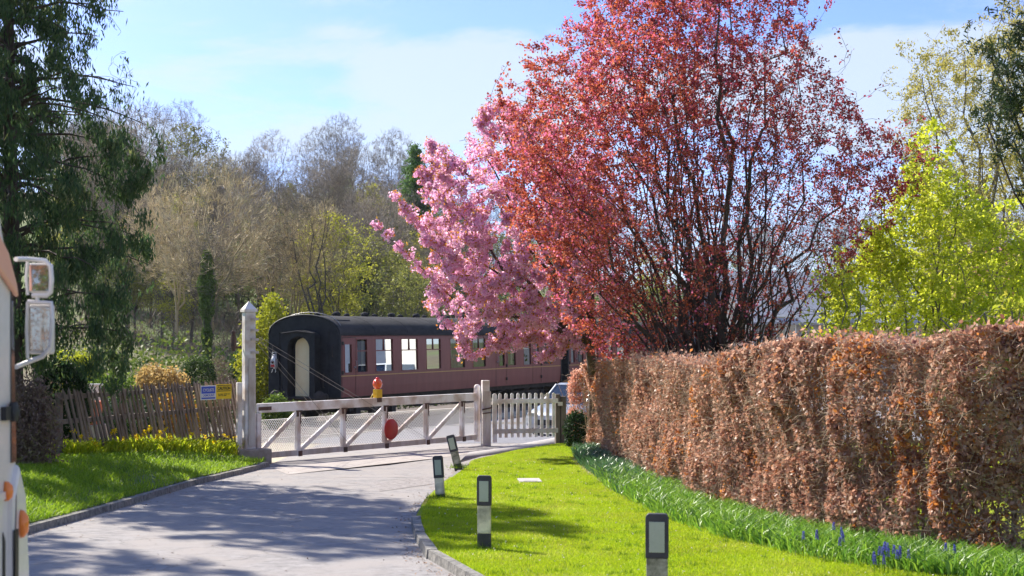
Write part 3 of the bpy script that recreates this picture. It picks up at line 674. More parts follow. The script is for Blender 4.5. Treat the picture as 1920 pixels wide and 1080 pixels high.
TL = Vector((.0,.0,EYE-(632-YH)*35/F)); M_rod = mat('rod_steel', (.20,.18,.17), .6)
for e, z, y0, dz in ((s_of(795), gz+.2, -.05, 0), (s_of(795), gz+.2, .05, -.07), (s_of(653), gz+.2, -.05, -.05), (s_of(653), gz+.2, .05, -.12)):
    b = MB(); b.tube([TL+Vector((.05,y0,dz)), Vector((e,y0,z+dz*.3))], .005, 5); b.build('tension_rod', M_rod, gate)
# amber beacon clamped on the top rail
sb = s_of(708); bx = gA+gd*sb
bea = empty('beacon', (bx[0], bx[1], ZT_-.02), math.atan2(gd[1], gd[0]), 'orange road lamp on yellow box clamped to the gate top rail', 'lamp')
b = MB(); b.box((-.075,-.07,-.08),(.075,.07,.02)); b.build('clamp', M_iron, bea)
b = MB(); b.box((-.09,-.07,.02),(.09,.07,.22)); b.tube([(-.09,0,.1),(-.17,0,.12),(-.24,0,.03),(-.26,0,.0)], .012, 6); b.build('battery_case', mat('yellow_plastic', (.75,.45,.01), .4), bea, bevel=.02)
b = MB(); b.lathe([(.001,-.07),(.07,-.07),(.12,-.05),(.125,.0),(.12,.05),(.07,.07),(.001,.07)], n=20, M=Matrix.Translation((0,0,.35)) @ Matrix.Rotation(math.pi/2, 4, 'X')); b.build('orange_lens', mat('orange_lens', (.85,.10,.01), .2, coat=.6), bea)
b = MB(); b.lathe([(.001,-.08),(.06,-.078),(.001,-.09)], n=16, M=Matrix.Translation((0,0,.34)) @ Matrix.Rotation(math.pi/2, 4, 'X')); b.lathe([(.05,-.02),(.045,.03),(.001,.04)], c=(0,0,.47), n=10); b.build('red_lens', mat('red_lens', (.75,.02,.01), .2), bea)

# tall gate post
def post_at(px, pyb, Y): q = P(px, pyb, Y); return (q[0], q[1])
x_, y_ = post_at(466.5, 850, 34.9)
gp = empty('gate_post', (x_, y_, 0), R(28), 'tall white timber gate post with pointed cap beside the crossing', 'post')
zt = EYE-(585-YH)*34.9/F; zb = float(g(0, 34.9))
b = MB(); b.box((-.12,-.12,zb+.15),(.12,.12,zt)); b.build('shaft', M_wpaint, gp, bevel=.02)
b = MB(); b.box((-.148,-.148,zt),(.148,.148,zt+.06)); b.add([(-.135,-.135,zt+.06),(.135,-.135,zt+.06),(.135,.135,zt+.06),(-.135,.135,zt+.06),(0,0,zt+.24)], [(0,1,4),(1,2,4),(2,3,4),(3,0,4)]); b.build('cap', M_wpaint, gp)
b = MB()
for z in (zt-.18, zt-.42, zt-.62, zt-.9): b.box((.0,-.17,z),(.17,.0,z+.05))
b.box((-.05,-.15,zb+.4),(.09,-.136,zt-1.0)); b.build('iron_band', M_worn, gp)
b = MB(); b.box((-.30,-.14,zb),(-.19,-.03,EYE-(717-YH)*34.9/F)); b.build('side_stud', M_wpaint, gp, bevel=.01)
b = MB(); b.box((-.34,.06,1.95),(-.14,.10,2.0)); b.lathe([(.04,0),(.06,.08),(.06,.3),(.03,.36),(.06,.4),(.001,.45)], c=(-.32,.08,1.9), n=10); b.build('dark_lantern', M_iron, gp)
b = MB(); b.prism([(-.32,-.32),(.42,-.32),(.42,.32),(-.32,.32)], 'z', zb-.1, EYE-(842-YH)*34.7/F); o = b.build('concrete_base', M_conc, gp, bevel=.03)

x_, y_ = post_at(911, 833, 41.3); rp_ = empty('gate_post', (x_, y_, 0), R(15), 'stout peeling white gate post between long gate and wicket', 'post')
zb2 = float(g(0, 41.3)); zt2 = EYE-(713-YH)*41.3/F
b = MB(); b.box((-.11,-.11,zb2),(.11,.11,zt2-.28)); b.build('shaft', M_worn, rp_, bevel=.012)
b = MB(); b.box((-.11,-.11,zt2-.28),(.075,.075,zt2)); b.build('upper_shaft', M_wpaint, rp_, bevel=.01)
b = MB(); b.tube([(-.13,-.13,zt2-.75),(.0,-.17,zt2-.72),(.13,-.13,zt2-.70)], .02, 6); b.tube([(-.12,-.12,zt2-.85),(.12,-.14,zt2-.82)], .014, 6); b.build('latch_chain', M_iron, rp_)
# wicket gate
pA = P(921, 0, 41.4); pB = P(1047, 0, 41.9); pA = np.array([pA[0], pA[1]]); pB = np.array([pB[0], pB[1]]); pl = float(np.linalg.norm(pB-pA)); pd = (pB-pA)/pl
wg = empty('wicket_gate', (pA[0], pA[1], 0), math.atan2(pd[1], pd[0]), 'small white picket gate with rounded pale tops', 'gate')
zg = lambda py: EYE-(py-YH)*41.6/F
for i in range(11):
    s = .03 + i*(pl-.11)/10.6; w = .085 if i else .12; b = MB(); zt3 = zg(737); zb3 = zg(820 if i else 829)
    b.box((s,-.022,zb3),(s+w,.0,zt3-w/2)); pts = [(s+w/2+w/2*math.cos(a), zt3-w/2+w/2*math.sin(a)) for a in np.linspace(0, math.pi, 9)]; b.prism(pts, 'y', -.022, 0); b.build('picket', M_wpaint, wg)
for z, m_ in ((zg(752), M_wpaint), (zg(808), M_worn)): b = MB(); b.box((.03,-.05,z-.06),(pl-.02,-.0225,z+.06)); b.build('cross_rail', m_, wg, bevel=.005)
b = MB(); b.bar((pl-.02,-.03,zg(758)),(pl+.1,-.03,zg(758)),.04,.1); b.build('latch', M_wpaint, wg)
x_, y_ = post_at(1050, 820, 42.0)
wp = empty('gate_post', (x_, y_, 0), R(10), 'dark weathered wooden post at the hedge side of the wicket', 'post')
b = MB(); b.box((-.13,-.1,zb2),(-.01,.1,zg(740))); b.build('shaft', M_wood, wp, bevel=.01)
b = MB(); b.box((.01,-.09,zb2),(.15,.09,zg(744))); b.build('strut', M_wood, wp, bevel=.01)

# ------------------------------------------------------------ rustic fence on the verge
fA = P(118, 0, 29.4)[:2]; fB = P(455, 0, 35.6)[:2]; fl = float(np.linalg.norm(fB-fA)); fd = (fB-fA)/fl
fen = empty('rustic_fence', (fA[0], fA[1], 0), math.atan2(fd[1], fd[0]), 'rustic brown fence of leaning pointed pales on the grass verge', 'fence')
M_pale = mat('fence_pale', (.125,.09,.075), .85, (.27,.21,.175), 4, 8, bump=.4, stretch=(1,1,.3))
zf = lambda s: (EYE-(737-YH)*29.4/F)*(1-s/fl) + (EYE-(716-YH)*35.6/F)*s/fl
zfb = lambda s: (EYE-(872-YH)*29.4/F)*(1-s/fl) + (EYE-(832-YH)*35.6/F)*s/fl
rr_ = random.Random(5); b = MB(); lean = .50; npal = 44
for i in range(npal):
    s = .25 + i*(fl-.2)/npal; j = rr_.uniform(-.03, .03); tp_ = zf(s)+rr_.uniform(-.03, .03); bt = zfb(s)-.03
    w = rr_.uniform(.055, .075); ln_ = lean+rr_.uniform(-.04, .04)
    x0 = s+j+ln_*.5; x1 = s+j-ln_*.5
    b.add([(x0-w/2,-.03,bt),(x0+w/2,-.03,bt),(x0+w/2,0,bt),(x0-w/2,0,bt),(x1-w/2,-.03,tp_),(x1+w/2,-.03,tp_),(x1+w/2,0,tp_),(x1-w/2,0,tp_),(x1-w*.3,-.015,tp_+.075)],
          [(0,3,2,1),(0,1,5,4),(1,2,6,5),(2,3,7,6),(3,0,4,7),(4,5,8),(5,6,8),(6,7,8),(7,4,8)])
b.build('pale_panel', M_pale, fen)
for fr_ in (.06, .40, .86):
    b = MB(); s0, s1 = -.1, fl; z0 = zf(0)*(1-fr_)+zfb(0)*fr_; z1 = zf(fl)*(1-fr_)+zfb(fl)*fr_; b.bar((s0,.035,z0),(s1,.035,z1),.06,.085); b.build('rail', M_pale, fen)
for s in (.05, 2.1, 4.2, 6.1):
    b = MB(); b.box((s-.05,.07,zfb(s)-.15),(s+.05,.17,zf(s)+.0)); b.build('fence_post', M_pale, fen)
# signs
def text_mesh(body, size, name, m, parent, M, bold=0.0, sx=1.0):
    cu = bpy.data.curves.new('lettering', 'FONT'); cu.body = body; cu.size = size; cu.align_x = 'CENTER'; cu.align_y = 'CENTER'; cu.extrude = .001; cu.offset = bold
    to = bpy.data.objects.new('lettering', cu); COL.objects.link(to); bpy.context.view_layer.update()
    me = bpy.data.meshes.new_from_object(to.evaluated_get(bpy.context.evaluated_depsgraph_get())); bpy.data.objects.remove(to)
    me.transform(M @ Matrix.Scale(sx, 4, (1,0,0))); me.materials.clear(); me.materials.append(m)
    o = bpy.data.objects.new(name, me); COL.objects.link(o); o.parent = parent; return o
M_sblue = mat('sign_blue', (.05,.10,.50), .4); M_syel = mat('sign_yellow', (.80,.55,.02), .4); M_blk = mat('sign_black', (.02,.02,.02), .5)
sgx = P(378, 0, 33.7); sgY = 33.7
sdir = math.atan2(fd[1], fd[0]) + R(0)
def sign(px0, px1, pt, pb, name, label, bm, Y):
    a = P(px0, pb, Y); c = P(px1, pt, Y+(px1-px0)*.012); w = math.hypot(c[0]-a[0], c[1]-a[1]); hgt = c[2]-a[2]
    r = empty(name, (a[0], a[1]-.12, a[2]), math.atan2(c[1]-a[1], c[0]-a[0]), label, 'sign')
    q = MB(); q.box((0,-.006,0),(w,.006,hgt)); q.build('sign_board', bm, r); return r, w, hgt
r, w, hh = sign(378, 406.5, 722, 750, 'warning_sign', 'blue and white cyclists dismount sign fixed on the fence', M_white, 33.75)
q = MB(); q.box((.02,-.0085,.02),(w-.02,-.0065,hh-.02)); q.build('blue_field', M_sblue, r)
q = MB(); q.box((.022,-.011,hh*.18),(w-.022,-.009,hh*.44)); q.build('pale_band', M_white, r)
RX = Matrix.Rotation(math.pi/2, 4, 'X')
text_mesh('CYCLISTS', .085, 'lettering', M_white, r, Matrix.Translation((w/2,-.012,hh*.68)) @ RX, .001, .80*w/.40)
text_mesh('DISMOUNT', .07, 'lettering', M_sblue, r, Matrix.Translation((w/2,-.013,hh*.31)) @ RX, .001, .85*w/.40)
r, w, hh = sign(407, 435.5, 719.5, 748, 'warning_sign', 'yellow caution sign fixed on the fence beside the blue one', M_syel, 34.1)
q = MB()
for z in (hh*.90, hh*.52): q.box((.02,-.009,z),(w-.02,-.007,z+.012))
q.build('black_rule', M_blk, r)
text_mesh('CAUTION', .095, 'lettering', M_blk, r, Matrix.Translation((w/2,-.012,hh*.71)) @ RX, .002, .82*w/.41)
q = MB()
for z, ws in ((hh*.3, (.04,.1,.13,.05)), (hh*.2, (.08,.05,.1))):
    x = .06
    for k in ws: q.box((x,-.009,z),(x+k*.8,-.007,z+.015)); x += k*.8+.02
q.build('small_print', M_blk, r)

# ------------------------------------------------------------ verge marker posts
M_mblk = mat('marker_black', (.025,.023,.03), .55, (.05,.047,.055), 8, bump=.1)
M_mwht = mat('marker_white', (.86,.77,.58), .6, (.70,.60,.42), 6, 8, col3=(.25,.23,.17), s3=5)
M_mlow = mat('marker_mossy', (.46,.43,.33), .8, (.15,.14,.09), 9, 8, lo=.4, hi=.6)
M_refl = mat('reflector', (.44,.47,.37), .5, (.36,.39,.30), 6)
def marker(px, pyb, pyt, w, tilt, label, base=None, refl_top=.05, Hh=None, blackbase=.16, wm=None, Y=None):
    if Y is None: q = G(px, pyb, .07)
    else: q = np.array([(px-960)/F*Y, Y, float(g(0, Y))+.07])
    H = (pyb-pyt)/F*q[1] if Hh is None else Hh; W = w/F*q[1]
    r = empty('verge_marker', (q[0], q[1], q[2]-.02), R(-8), label, 'marker post', 'black and white marker posts along the lawn edge'); r.rotation_euler = (0, R(tilt), R(-8))
    D = .055; wm = wm or M_mwht
    b = MB(); b.box((-W/2,-D/2,blackbase),(W/2,D/2,H-.335)); b.build('shaft', wm, r, bevel=.008)
    if blackbase > 0: b = MB(); b.box((-W/2-.002,-D/2-.002,-.05),(W/2+.002,D/2+.002,blackbase)); b.build('base', M_mblk, r, bevel=.008)
    b = MB(); n = 7
    pts = [(-W/2-.006,H-.335),(-W/2-.006,H-.04)] + [(-W/2-.006+.03*(1-math.cos(a)), H-.04+.04*math.sin(a)) for a in np.linspace(.3, math.pi/2, 5)]; pts = pts + [(-x, z) for x, z in pts[::-1]]
    b.prism(pts, 'y', -D/2-.008, D/2+.008); b.build('black_cap', M_mblk, r, bevel=.006)
    b = MB(); b.box((-W/2+.022,-D/2-.013,H-.29),(W/2-.022,-D/2-.0085,H-.06)); b.build('reflector_panel', M_refl, r, bevel=.003)
    return r
marker(908, 1032, 888, 25, 0, 'upright marker post with cream shaft and tall black foot on the shaded grass', blackbase=.21)
marker(826, 933, 852, 17.5, -4, 'short marker post leaning slightly where the kerb bends', blackbase=.07)
marker(859.5, 877, 812, 14.5, -14, 'sharply tilted marker post nearest the white gate', blackbase=.1, wm=M_mlow)
marker(1232, 0, 0, 40, 0, 'largest marker post at the picture bottom with stained shaft', Hh=1.02, Y=12.1, wm=M_mlow, blackbase=.0)
q = G(993, 903, .07); b = MB(); b.box((-.19,-.32,-.03),(.19,.32,.052)); b.box((-.12,-.25,.052),(.12,.25,.058)); o = b.build('access_cover', M_pathc, None, .01, loc=(q[0], q[1], q[2]-.02)); o.rotation_euler = (0,0,R(4)); tag(o, 'small pale concrete cover set flush in the lawn', 'cover')

# ------------------------------------------------------------ vehicles
M_vwhite = mat('vehicle_white', (.76,.71,.68), .35, (.60,.56,.53), 2, 4, coat=.4)
M_tyre = mat('tyre_rubber', (.02,.02,.022), .85); M_orange = mat('orange_marker', (.85,.22,.03), .3, coat=.5); M_dark = mat('dark_trim', (.02,.02,.022), .5)
M_win = mat('car_glass', (.02,.025,.03), .05, spec=1.0, coat=.5); M_mirror = mat('mirror_glass', (.36,.38,.41), .02, metal=1.0); M_salmon = mat('salmon_trim', (.75,.38,.27), .4)
def wheel(parent, c, r, w, axis='x'):
    rot = Matrix.Rotation(math.pi/2, 4, 'Y') if axis == 'x' else Matrix.Rotation(math.pi/2, 4, 'X')
    M = Matrix.Translation(c) @ rot
    b = MB(); b.lathe([(r*.6,-w/2),(r*.93,-w/2),(r,-w*.35),(r,w*.35),(r*.93,w/2),(r*.6,w/2)], n=28, M=M); t = b.build('tyre', M_tyre, parent)
    b = MB(); b.lathe([(r*.62,-w*.42),(r*.5,-w*.3),(r*.15,-w*.34),(.001,-w*.36)], n=20, M=M); b.lathe([(r*.62,w*.42),(r*.5,w*.3),(r*.15,w*.34),(.001,w*.36)], n=20, M=M); b.build('rim', M_steel, parent)
tr = empty('motorhome', (0, 0, 0), 0, 'white high sided motorhome with twin mirror cropped by the picture edge', 'motorhome')
X1, X0 = -2.635, -4.95
prof = [(1.6,.45),(6.75,.45),(6.8,.75),(7.0,.98),(7.3,1.08),(7.6,.98),(7.8,.75),(7.85,.42),(8.50,.42),(8.58,.6),(8.60,1.0),(8.56,1.7),(8.50,2.62),(8.36,2.86),(8.22,3.12),(8.0,3.3),(1.6,3.3)]
prof = [(y, z-.10) for y, z in prof]
b = MB(); b.prism(prof, 'x', X0, X1); b.build('body_shell', M_vwhite, tr, bevel=.03)
b = MB(); b.prism([(8.44,1.60),(8.525,1.60),(8.47,2.45),(8.44,2.5)], 'x', X1+.001, X1+.008); b.build('side_window', M_win, tr)
b = MB(); b.box((X0+.1,8.575,1.4),(X1-.08,8.60,2.5)); b.build('windscreen', M_win, tr)
b = MB(); b.add([(X1,8.32,.25),(X1+.035,8.36,.3),(X1+.04,8.40,1.05),(X1+.035,8.44,1.42),(X1,8.5,1.55),(X1,8.62,1.45),(X1+.02,8.66,1.0),(X1+.01,8.62,.25)], [(0,1,2,3,4,5,6,7)]); b.prism([(8.36,.22),(8.68,.22),(8.70,1.0),(8.64,1.42),(8.52,1.60),(8.40,1.42)], 'x', X1-.3, X1+.03); b.build('front_wing', M_vwhite, tr, bevel=.03)
b = MB(); b.box((X1+.031,8.40,.2),(X1+.036,8.47,1.25)); b.build('shadow_gap', M_dark, tr)
for (y, z, s_) in ((8.10,1.36,.05),(8.35,1.46,.035),(8.52,1.27,.05)):
    b = MB(); b.lathe([(.001,0),(s_,0),(s_*.95,.02),(s_*.6,.04),(.001,.045)], n=16, M=Matrix.Translation((X1+(.03 if y > 8.4 else 0),y,z)) @ Matrix.Diagonal((1,.6,1.5,1)) @ Matrix.Rotation(math.pi/2, 4, 'Y')); b.build('side_lamp', M_orange, tr)
b = MB(); b.prism([(8.05,2.86),(8.05,2.66),(8.30,2.56),(8.50,2.47),(8.47,2.54),(8.33,2.70)], 'x', X1+.001, X1+.03); b.build('salmon_stripe', M_salmon, tr, bevel=.01)
b = MB(); b.prism([(7.4,1.42),(8.42,1.42),(8.40,1.46),(7.4,1.46)], 'x', X1+.001, X1+.012); b.build('side_moulding', M_vwhite, tr)
b = MB(); b.prism([(8.30,.1),(8.34,.1),(8.345,1.2),(8.31,1.25)], 'x', X1+.001, X1+.006); b.build('door_seam', M_dark, tr)
b = MB(); b.box((X1+.002,8.28,1.83),(X1+.03,8.37,1.90)); b.lathe([(.02,-.05),(.035,0),(.02,.05)], c=(X1+.03,8.40,1.87), n=8); b.build('door_hinge', M_dark, tr)
b = MB(); b.prism([(3.4,1.55),(5.0,1.55),(5.05,1.62),(5.05,2.32),(5.0,2.38),(3.4,2.38),(3.35,2.32),(3.35,1.62)], 'x', X1+.001, X1+.03); b.build('habitation_window', M_win, tr, bevel=.01)
b = MB()
for y_ in (5.9, 6.62): b.box((X1+.001,y_,.6),(X1+.005,y_+.012,2.6))
b.box((X1+.001,5.9,2.6),(X1+.005,6.632,2.612)); b.build('door_outline', M_dark, tr)
b = MB(); b.box((X1+.001,6.0,1.5),(X1+.035,6.10,1.62)); b.build('door_handle', M_dark, tr)
b = MB(); b.box((X1+.001,1.62,.55),(X1+.025,6.6,.62)); b.box((X1+.001,1.62,2.95),(X1+.02,8.0,3.0)); b.build('trim_rail', M_steel, tr)
b = MB(); b.box((X1+.001,1.65,1.15),(X1+.004,7.9,1.27)); b.build('body_stripe', M_salmon, tr)
w_ = empty('wheel', (0,0,0)); w_.parent = tr; wheel(w_, (X1-.16, 7.3, .40-.10), .40, .24)
w_ = empty('wheel', (0,0,0)); w_.parent = tr; wheel(w_, (X0+.16, 7.3, .40-.10), .40, .24)
w_ = empty('wheel', (0,0,0)); w_.parent = tr; wheel(w_, (X1-.16, 3.2, .40-.10), .40, .24)
mi = MB(); YM = 8.8
mp_ = lambda px, py, dy=0: tuple(P(px, py, YM+dy))
mi.tube([mp_(30,486,-.25), mp_(52,486), mp_(85,489), mp_(95,500), mp_(97,525), mp_(95,548), mp_(88,554), mp_(60,554)], .013, 8)
mi.tube([mp_(52,487), mp_(49,520), mp_(52,553)], .009, 8)
mi.tube([mp_(52,566), mp_(96,568), mp_(98,610), mp_(95,650), mp_(80,668), mp_(40,684), mp_(30,688,-.25)], .013, 8)
mi.tube([mp_(52,566), mp_(50,620), mp_(52,672)], .009, 8); mi.tube([mp_(70,554), mp_(70,568)], .012, 6)
ma = mi.build('mirror_arm', M_vwhite, tr)
def mirror_box(pxs, pys, name):
    b = MB(); pts = [mp_(pxs[0],pys[0]), mp_(pxs[1],pys[0]), mp_(pxs[1],pys[1]), mp_(pxs[0],pys[1])]
    # glass turned a little outward, housing behind it
    vs = [Vector(p) for p in pts]; vs[1] += Vector((0,.02,0)); vs[2] += Vector((0,.02,0)); back = [v+Vector((0,.07,0)) for v in vs]
    b.add(vs+back, [(0,1,2,3),(4,7,6,5),(0,4,5,1),(1,5,6,2),(2,6,7,3),(3,7,4,0)]); h_ = b.build('mirror_head', M_vwhite, tr, bevel=.012)
    c = sum(vs, Vector())/4; gl_ = [c+(v-c)*.86+Vector((0,-.006,0)) for v in vs]; b = MB(); b.add(gl_, [(0,1,2,3)]); b.build('mirror_glass', M_mirror, h_)
mirror_box((53,92), (493,549), 'a'); mirror_box((53,95), (571,664), 'b')

def make_car(label, paint, cat_='car', H=1.48, L=4.1, W=1.74, van=False):
    r = empty('parked_car' if not van else 'parked_van', (0,0,0), 0, label, cat_)
    l = L/2; w = W/2
    lo = [(-l,.45,.72),(-l+.05,.3,.9),(-l+.6,.24,1),(l-.6,.24,1),(l-.06,.3,.9),(l,.45,.74)]
    # body as lofted sections along x (front = -x): (x, z_low, z_belt, half width)
    belt = .92 if not van else 1.15
    secs = [(-l,.38,.62,w*.72),(-l+.10,.26,.72,w*.9),(-l+.5,.22,.80,w*.98),(-l+1.05,.22,.92 if not van else 1.1,w),(-.2,.22,belt,w),(l-.9,.22,belt+.03,w),(l-.25,.24,belt+.02,w*.95),(l-.05,.30,belt-.08,w*.86),(l,.42,belt-.3,w*.8)]
    b = MB(); prof_n = 10; vs = []
    for x, z0, z1, hw in secs:
        h_ = z1-z0
        pts = [(-hw*.86,z0),(-hw,z0+h_*.22),(-hw,z0+h_*.6),(-hw*.93,z0+h_*.93),(-hw*.82,z1),(hw*.82,z1),(hw*.93,z0+h_*.93),(hw,z0+h_*.6),(hw,z0+h_*.22),(hw*.86,z0)]
        vs += [(x, y, z) for y, z in pts]
    n = prof_n; fs = [(i*n+k, i*n+(k+1)%n, (i+1)*n+(k+1)%n, (i+1)*n+k) for i in range(len(secs)-1) for k in range(n)]
    b.add(vs, fs, True); b.add(vs[:n], [tuple(range(n))]); b.add(vs[-n:], [tuple(range(n))[::-1]]); b.build('body', paint, r)
    f0, f1 = (-l+1.0, -l+1.75) if not van else (-l+.8, -l+1.45)
    r0, r1 = (l-.55, l-.18) if not van else (l-.15, l-.06)
    bz = belt-.03
    bot = [(f0,-w*.86,bz),(f0,w*.86,bz),(r1,w*.84,bz),(r1,-w*.84,bz)]; top = [(f1,-w*.68,H),(f1,w*.68,H),(r0,w*.68,H-.03),(r0,-w*.68,H-.03)]
    b = MB(); b.add(bot+top, [(0,1,5,4),(1,2,6,5),(2,3,7,6),(3,0,4,7)]); b.build('windows', M_win, r)
    b = MB()
    tv = [Vector(t) for t in top]; cc = sum(tv, Vector())/4; up_ = [cc+(t-cc)*1.03+Vector((0,0,-.01)) for t in tv]; up2 = [cc+(t-cc)*.9+Vector((0,0,.045)) for t in tv]
    b.add(up_+up2, [(0,1,5,4),(1,2,6,5),(2,3,7,6),(3,0,4,7),(4,5,6,7)]); 
    for i in range(4): b.bar(bot[i], top[i], .06, .06)
    for s_ in (-1, 1): b.bar((-.05,s_*w*.86,bz),(-.05,s_*w*.70,H),.08,.04)
    b.build('roof', paint, r, bevel=.02)
    for x in (-l+.82, l-.80):
        for s_ in (-1, 1):
            w_ = empty('wheel', (x, s_*(w-.1), .31)); w_.parent = r; wheel(w_, (0,0,0), .31, .2, 'y')
    for s_ in (-1, 1):
        b = MB(); b.box((-l-.01,s_*w*.62-.15,.58),(-l+.18,s_*w*.62+.15,.70)); b.build('headlight', M_refl, r, bevel=.03)
        b = MB(); b.box((l-.14,s_*w*.68-.1,.72),(l+.005,s_*w*.68+.1,.90)); b.build('tail_light', M_redp, r, bevel=.02)
        b = MB(); b.box((f0+.35,s_*(w*.93)-.07,bz+.02),(f0+.47,s_*(w*.93)+.1,bz+.16)); b.build('door_mirror', paint, r, bevel=.03)
    b = MB(); b.box((-l-.015,-w*.5,.34),(-l+.03,w*.5,.5)); b.build('grille', M_dark, r)
    return r
M_silver = mat('silver_paint', (.50,.53,.56), .28, metal=.45, coat=.6); M_navy = mat('pale_blue_paint', (.45,.50,.56), .3, coat=.6)
c1 = make_car('silver car parked behind the white wicket gate and hedge end', M_silver); x_ = (1085-960)/F*48.5
c1.location = (x_, 48.5, float(g(0,48.5))); c1.rotation_euler = (0,0,R(62))
c2 = make_car('white van parked beside the maroon coach behind the hedge', mat('van_white', (.75,.76,.77), .35), 'van', H=2.1, L=4.9, W=1.9, van=True)
c2.location = (5.0, 64.5, -.85); c2.rotation_euler = (0,0,R(60))

# ------------------------------------------------------------ houses behind the copper tree
def house(loc, rz, L, W, H, RH, wm, rm, label, wins=3):
    r = empty('house', loc, rz, label, 'house')
    b = MB(); b.box((-L/2,-W/2,0),(L/2,W/2,H)); b.prism([(-W/2,H),(W/2,H),(0,H+RH-.12)], 'x', -L/2, L/2); b.build('wall', wm, r)
    b = MB(); o_ = .35; sl = RH/(W/2)
    for s in (-1, 1):
        y0 = s*(W/2+o_); z0 = H-sl*o_
        b.add([(-L/2-o_,y0,z0),(L/2+o_,y0,z0),(L/2+o_,0,H+RH),(-L/2-o_,0,H+RH),(-L/2-o_,y0,z0-.12),(L/2+o_,y0,z0-.12),(L/2+o_,0,H+RH-.12),(-L/2-o_,0,H+RH-.12)], [(0,1,2,3),(4,7,6,5),(0,4,5,1),(1,5,6,2),(3,2,6,7),(0,3,7,4)])
    rf = b.build('roof', rm, r)
    b = MB(); b.box((L/2-1.4,-.45,H+RH-.6),(L/2-.5,.45,H+RH+.9)); b.build('chimney', mat('brick', (.25,.11,.07), .9, (.35,.17,.11), 8), rf)
    for s in (-1, 1):
        for f_ in range(2):
            for k in range(wins):
                x = -L/2 + L*(k+.5)/wins; z = 1.0 + f_*2.6; yo = s*(W/2)
                b = MB(); 
                for a, c in (((x-.6,yo,z),(x+.6,yo,z)),((x-.6,yo,z+1.2),(x+.6,yo,z+1.2)),((x-.6,yo,z),(x-.6,yo,z+1.2)),((x+.6,yo,z),(x+.6,yo,z+1.2)),((x,yo,z),(x,yo,z+1.2))): b.bar(a, c, .07, .09)
                w_ = b.build('window', M_white, r); b = MB(); b.box((x-.57,min(yo+s*.01,yo+s*.02),z+.03),(x+.57,max(yo+s*.01,yo+s*.02),z+1.17)); b.build('pane', M_win, w_)
    return r
M_slate = mat('slate_roof', (.26,.26,.28), .7, (.42,.42,.44), 6, 8, bump=.4, stretch=(1,3,1)); M_tile = mat('clay_tile', (.30,.11,.05), .8, (.42,.18,.09), 6, 8, bump=.4)
M_render = mat('pale_render', (.62,.60,.57), .9, (.70,.68,.65), 3); M_stonew = mat('grey_stone', (.26,.25,.25), .9, (.38,.36,.35), 5, 8)
house((16.5, 90, -1.6), R(25), 12, 7.5, 4.7, 2.6, M_stonew, M_slate, 'grey stone house with slate roof behind the copper leaved tree')
house((27, 77, -.9), R(-35), 10, 7, 4.8, 2.6, M_render, M_tile, 'pale rendered house with clay tiled roof behind the bright green tree')
# behind-fence planter and post
q = P(160, 790, 38); b = MB(); b.prism([(-.30,-.25),(.30,-.25),(.34,.25),(-.34,.25)], 'y', -.3, .3); b.box((-.37,-.33,.22),(.37,.33,.30)); o = b.build('planter', mat('terracotta', (.45,.10,.04), .8, (.52,.15,.07), 5), None, .01, loc=(q[0], q[1], EYE-(776-YH)*38/F)); tag(o, 'red terracotta planter standing behind the rustic fence', 'planter')
b = MB(); b.box((-.45,-.4,-1.2),(.45,.4,.0)); o = b.build('planter_plinth', M_conc, None, .01, loc=(q[0], q[1], EYE-(796-YH)*38/F)); tag(o, 'pale block carrying the red planter behind the fence', 'plinth')
q = P(172, 745, 39); b = MB(); b.box((-.22,-.05,-.55),(.22,.05,.28)); b.box((-.26,-.07,.28),(.26,.07,.33)); b.box((-.05,-.05,-1.3),(.05,.05,-.55)); o = b.build('notice_board', M_white, None, .01, loc=tuple(q)); tag(o, 'blank white board on a post above the red planter', 'board')
# ------------------------------------------------------------ trees and plants
M_bark = mat('bark_dark', (.045,.03,.025), .9, (.11,.08,.065), 6, 8, bump=.6, stretch=(1,1,.3))
M_barkg = mat('bark_grey', (.11,.095,.085), .9, (.22,.19,.17), 5, 8, bump=.5, stretch=(1,1,.3))
M_twig = mat('twig_brown', (.12,.085,.065), .9, (.20,.15,.12), 3, 4)
CAMX = lambda px, Y: (px-960)/F*Y

def tree_thing(name, loc, label, cat_='tree', group=None):
    return empty(name, loc, 0, label, cat_, group)
def add_part(root, name, VF, m, smooth=False):
    V, Fq = VF; o = mesh_np(name, V - np.array(root.location)[None], Fq, m, root, smooth); return o
def along(tips, n, rng, t0=.35, jit=.05):
    i = rng.integers(0, len(tips), n); t = rng.uniform(t0, 1.02, n)[:, None]; p = tips[i, 0]*(1-t)+tips[i, 1]*t
    return p + rng.normal(size=(n, 3))*jit

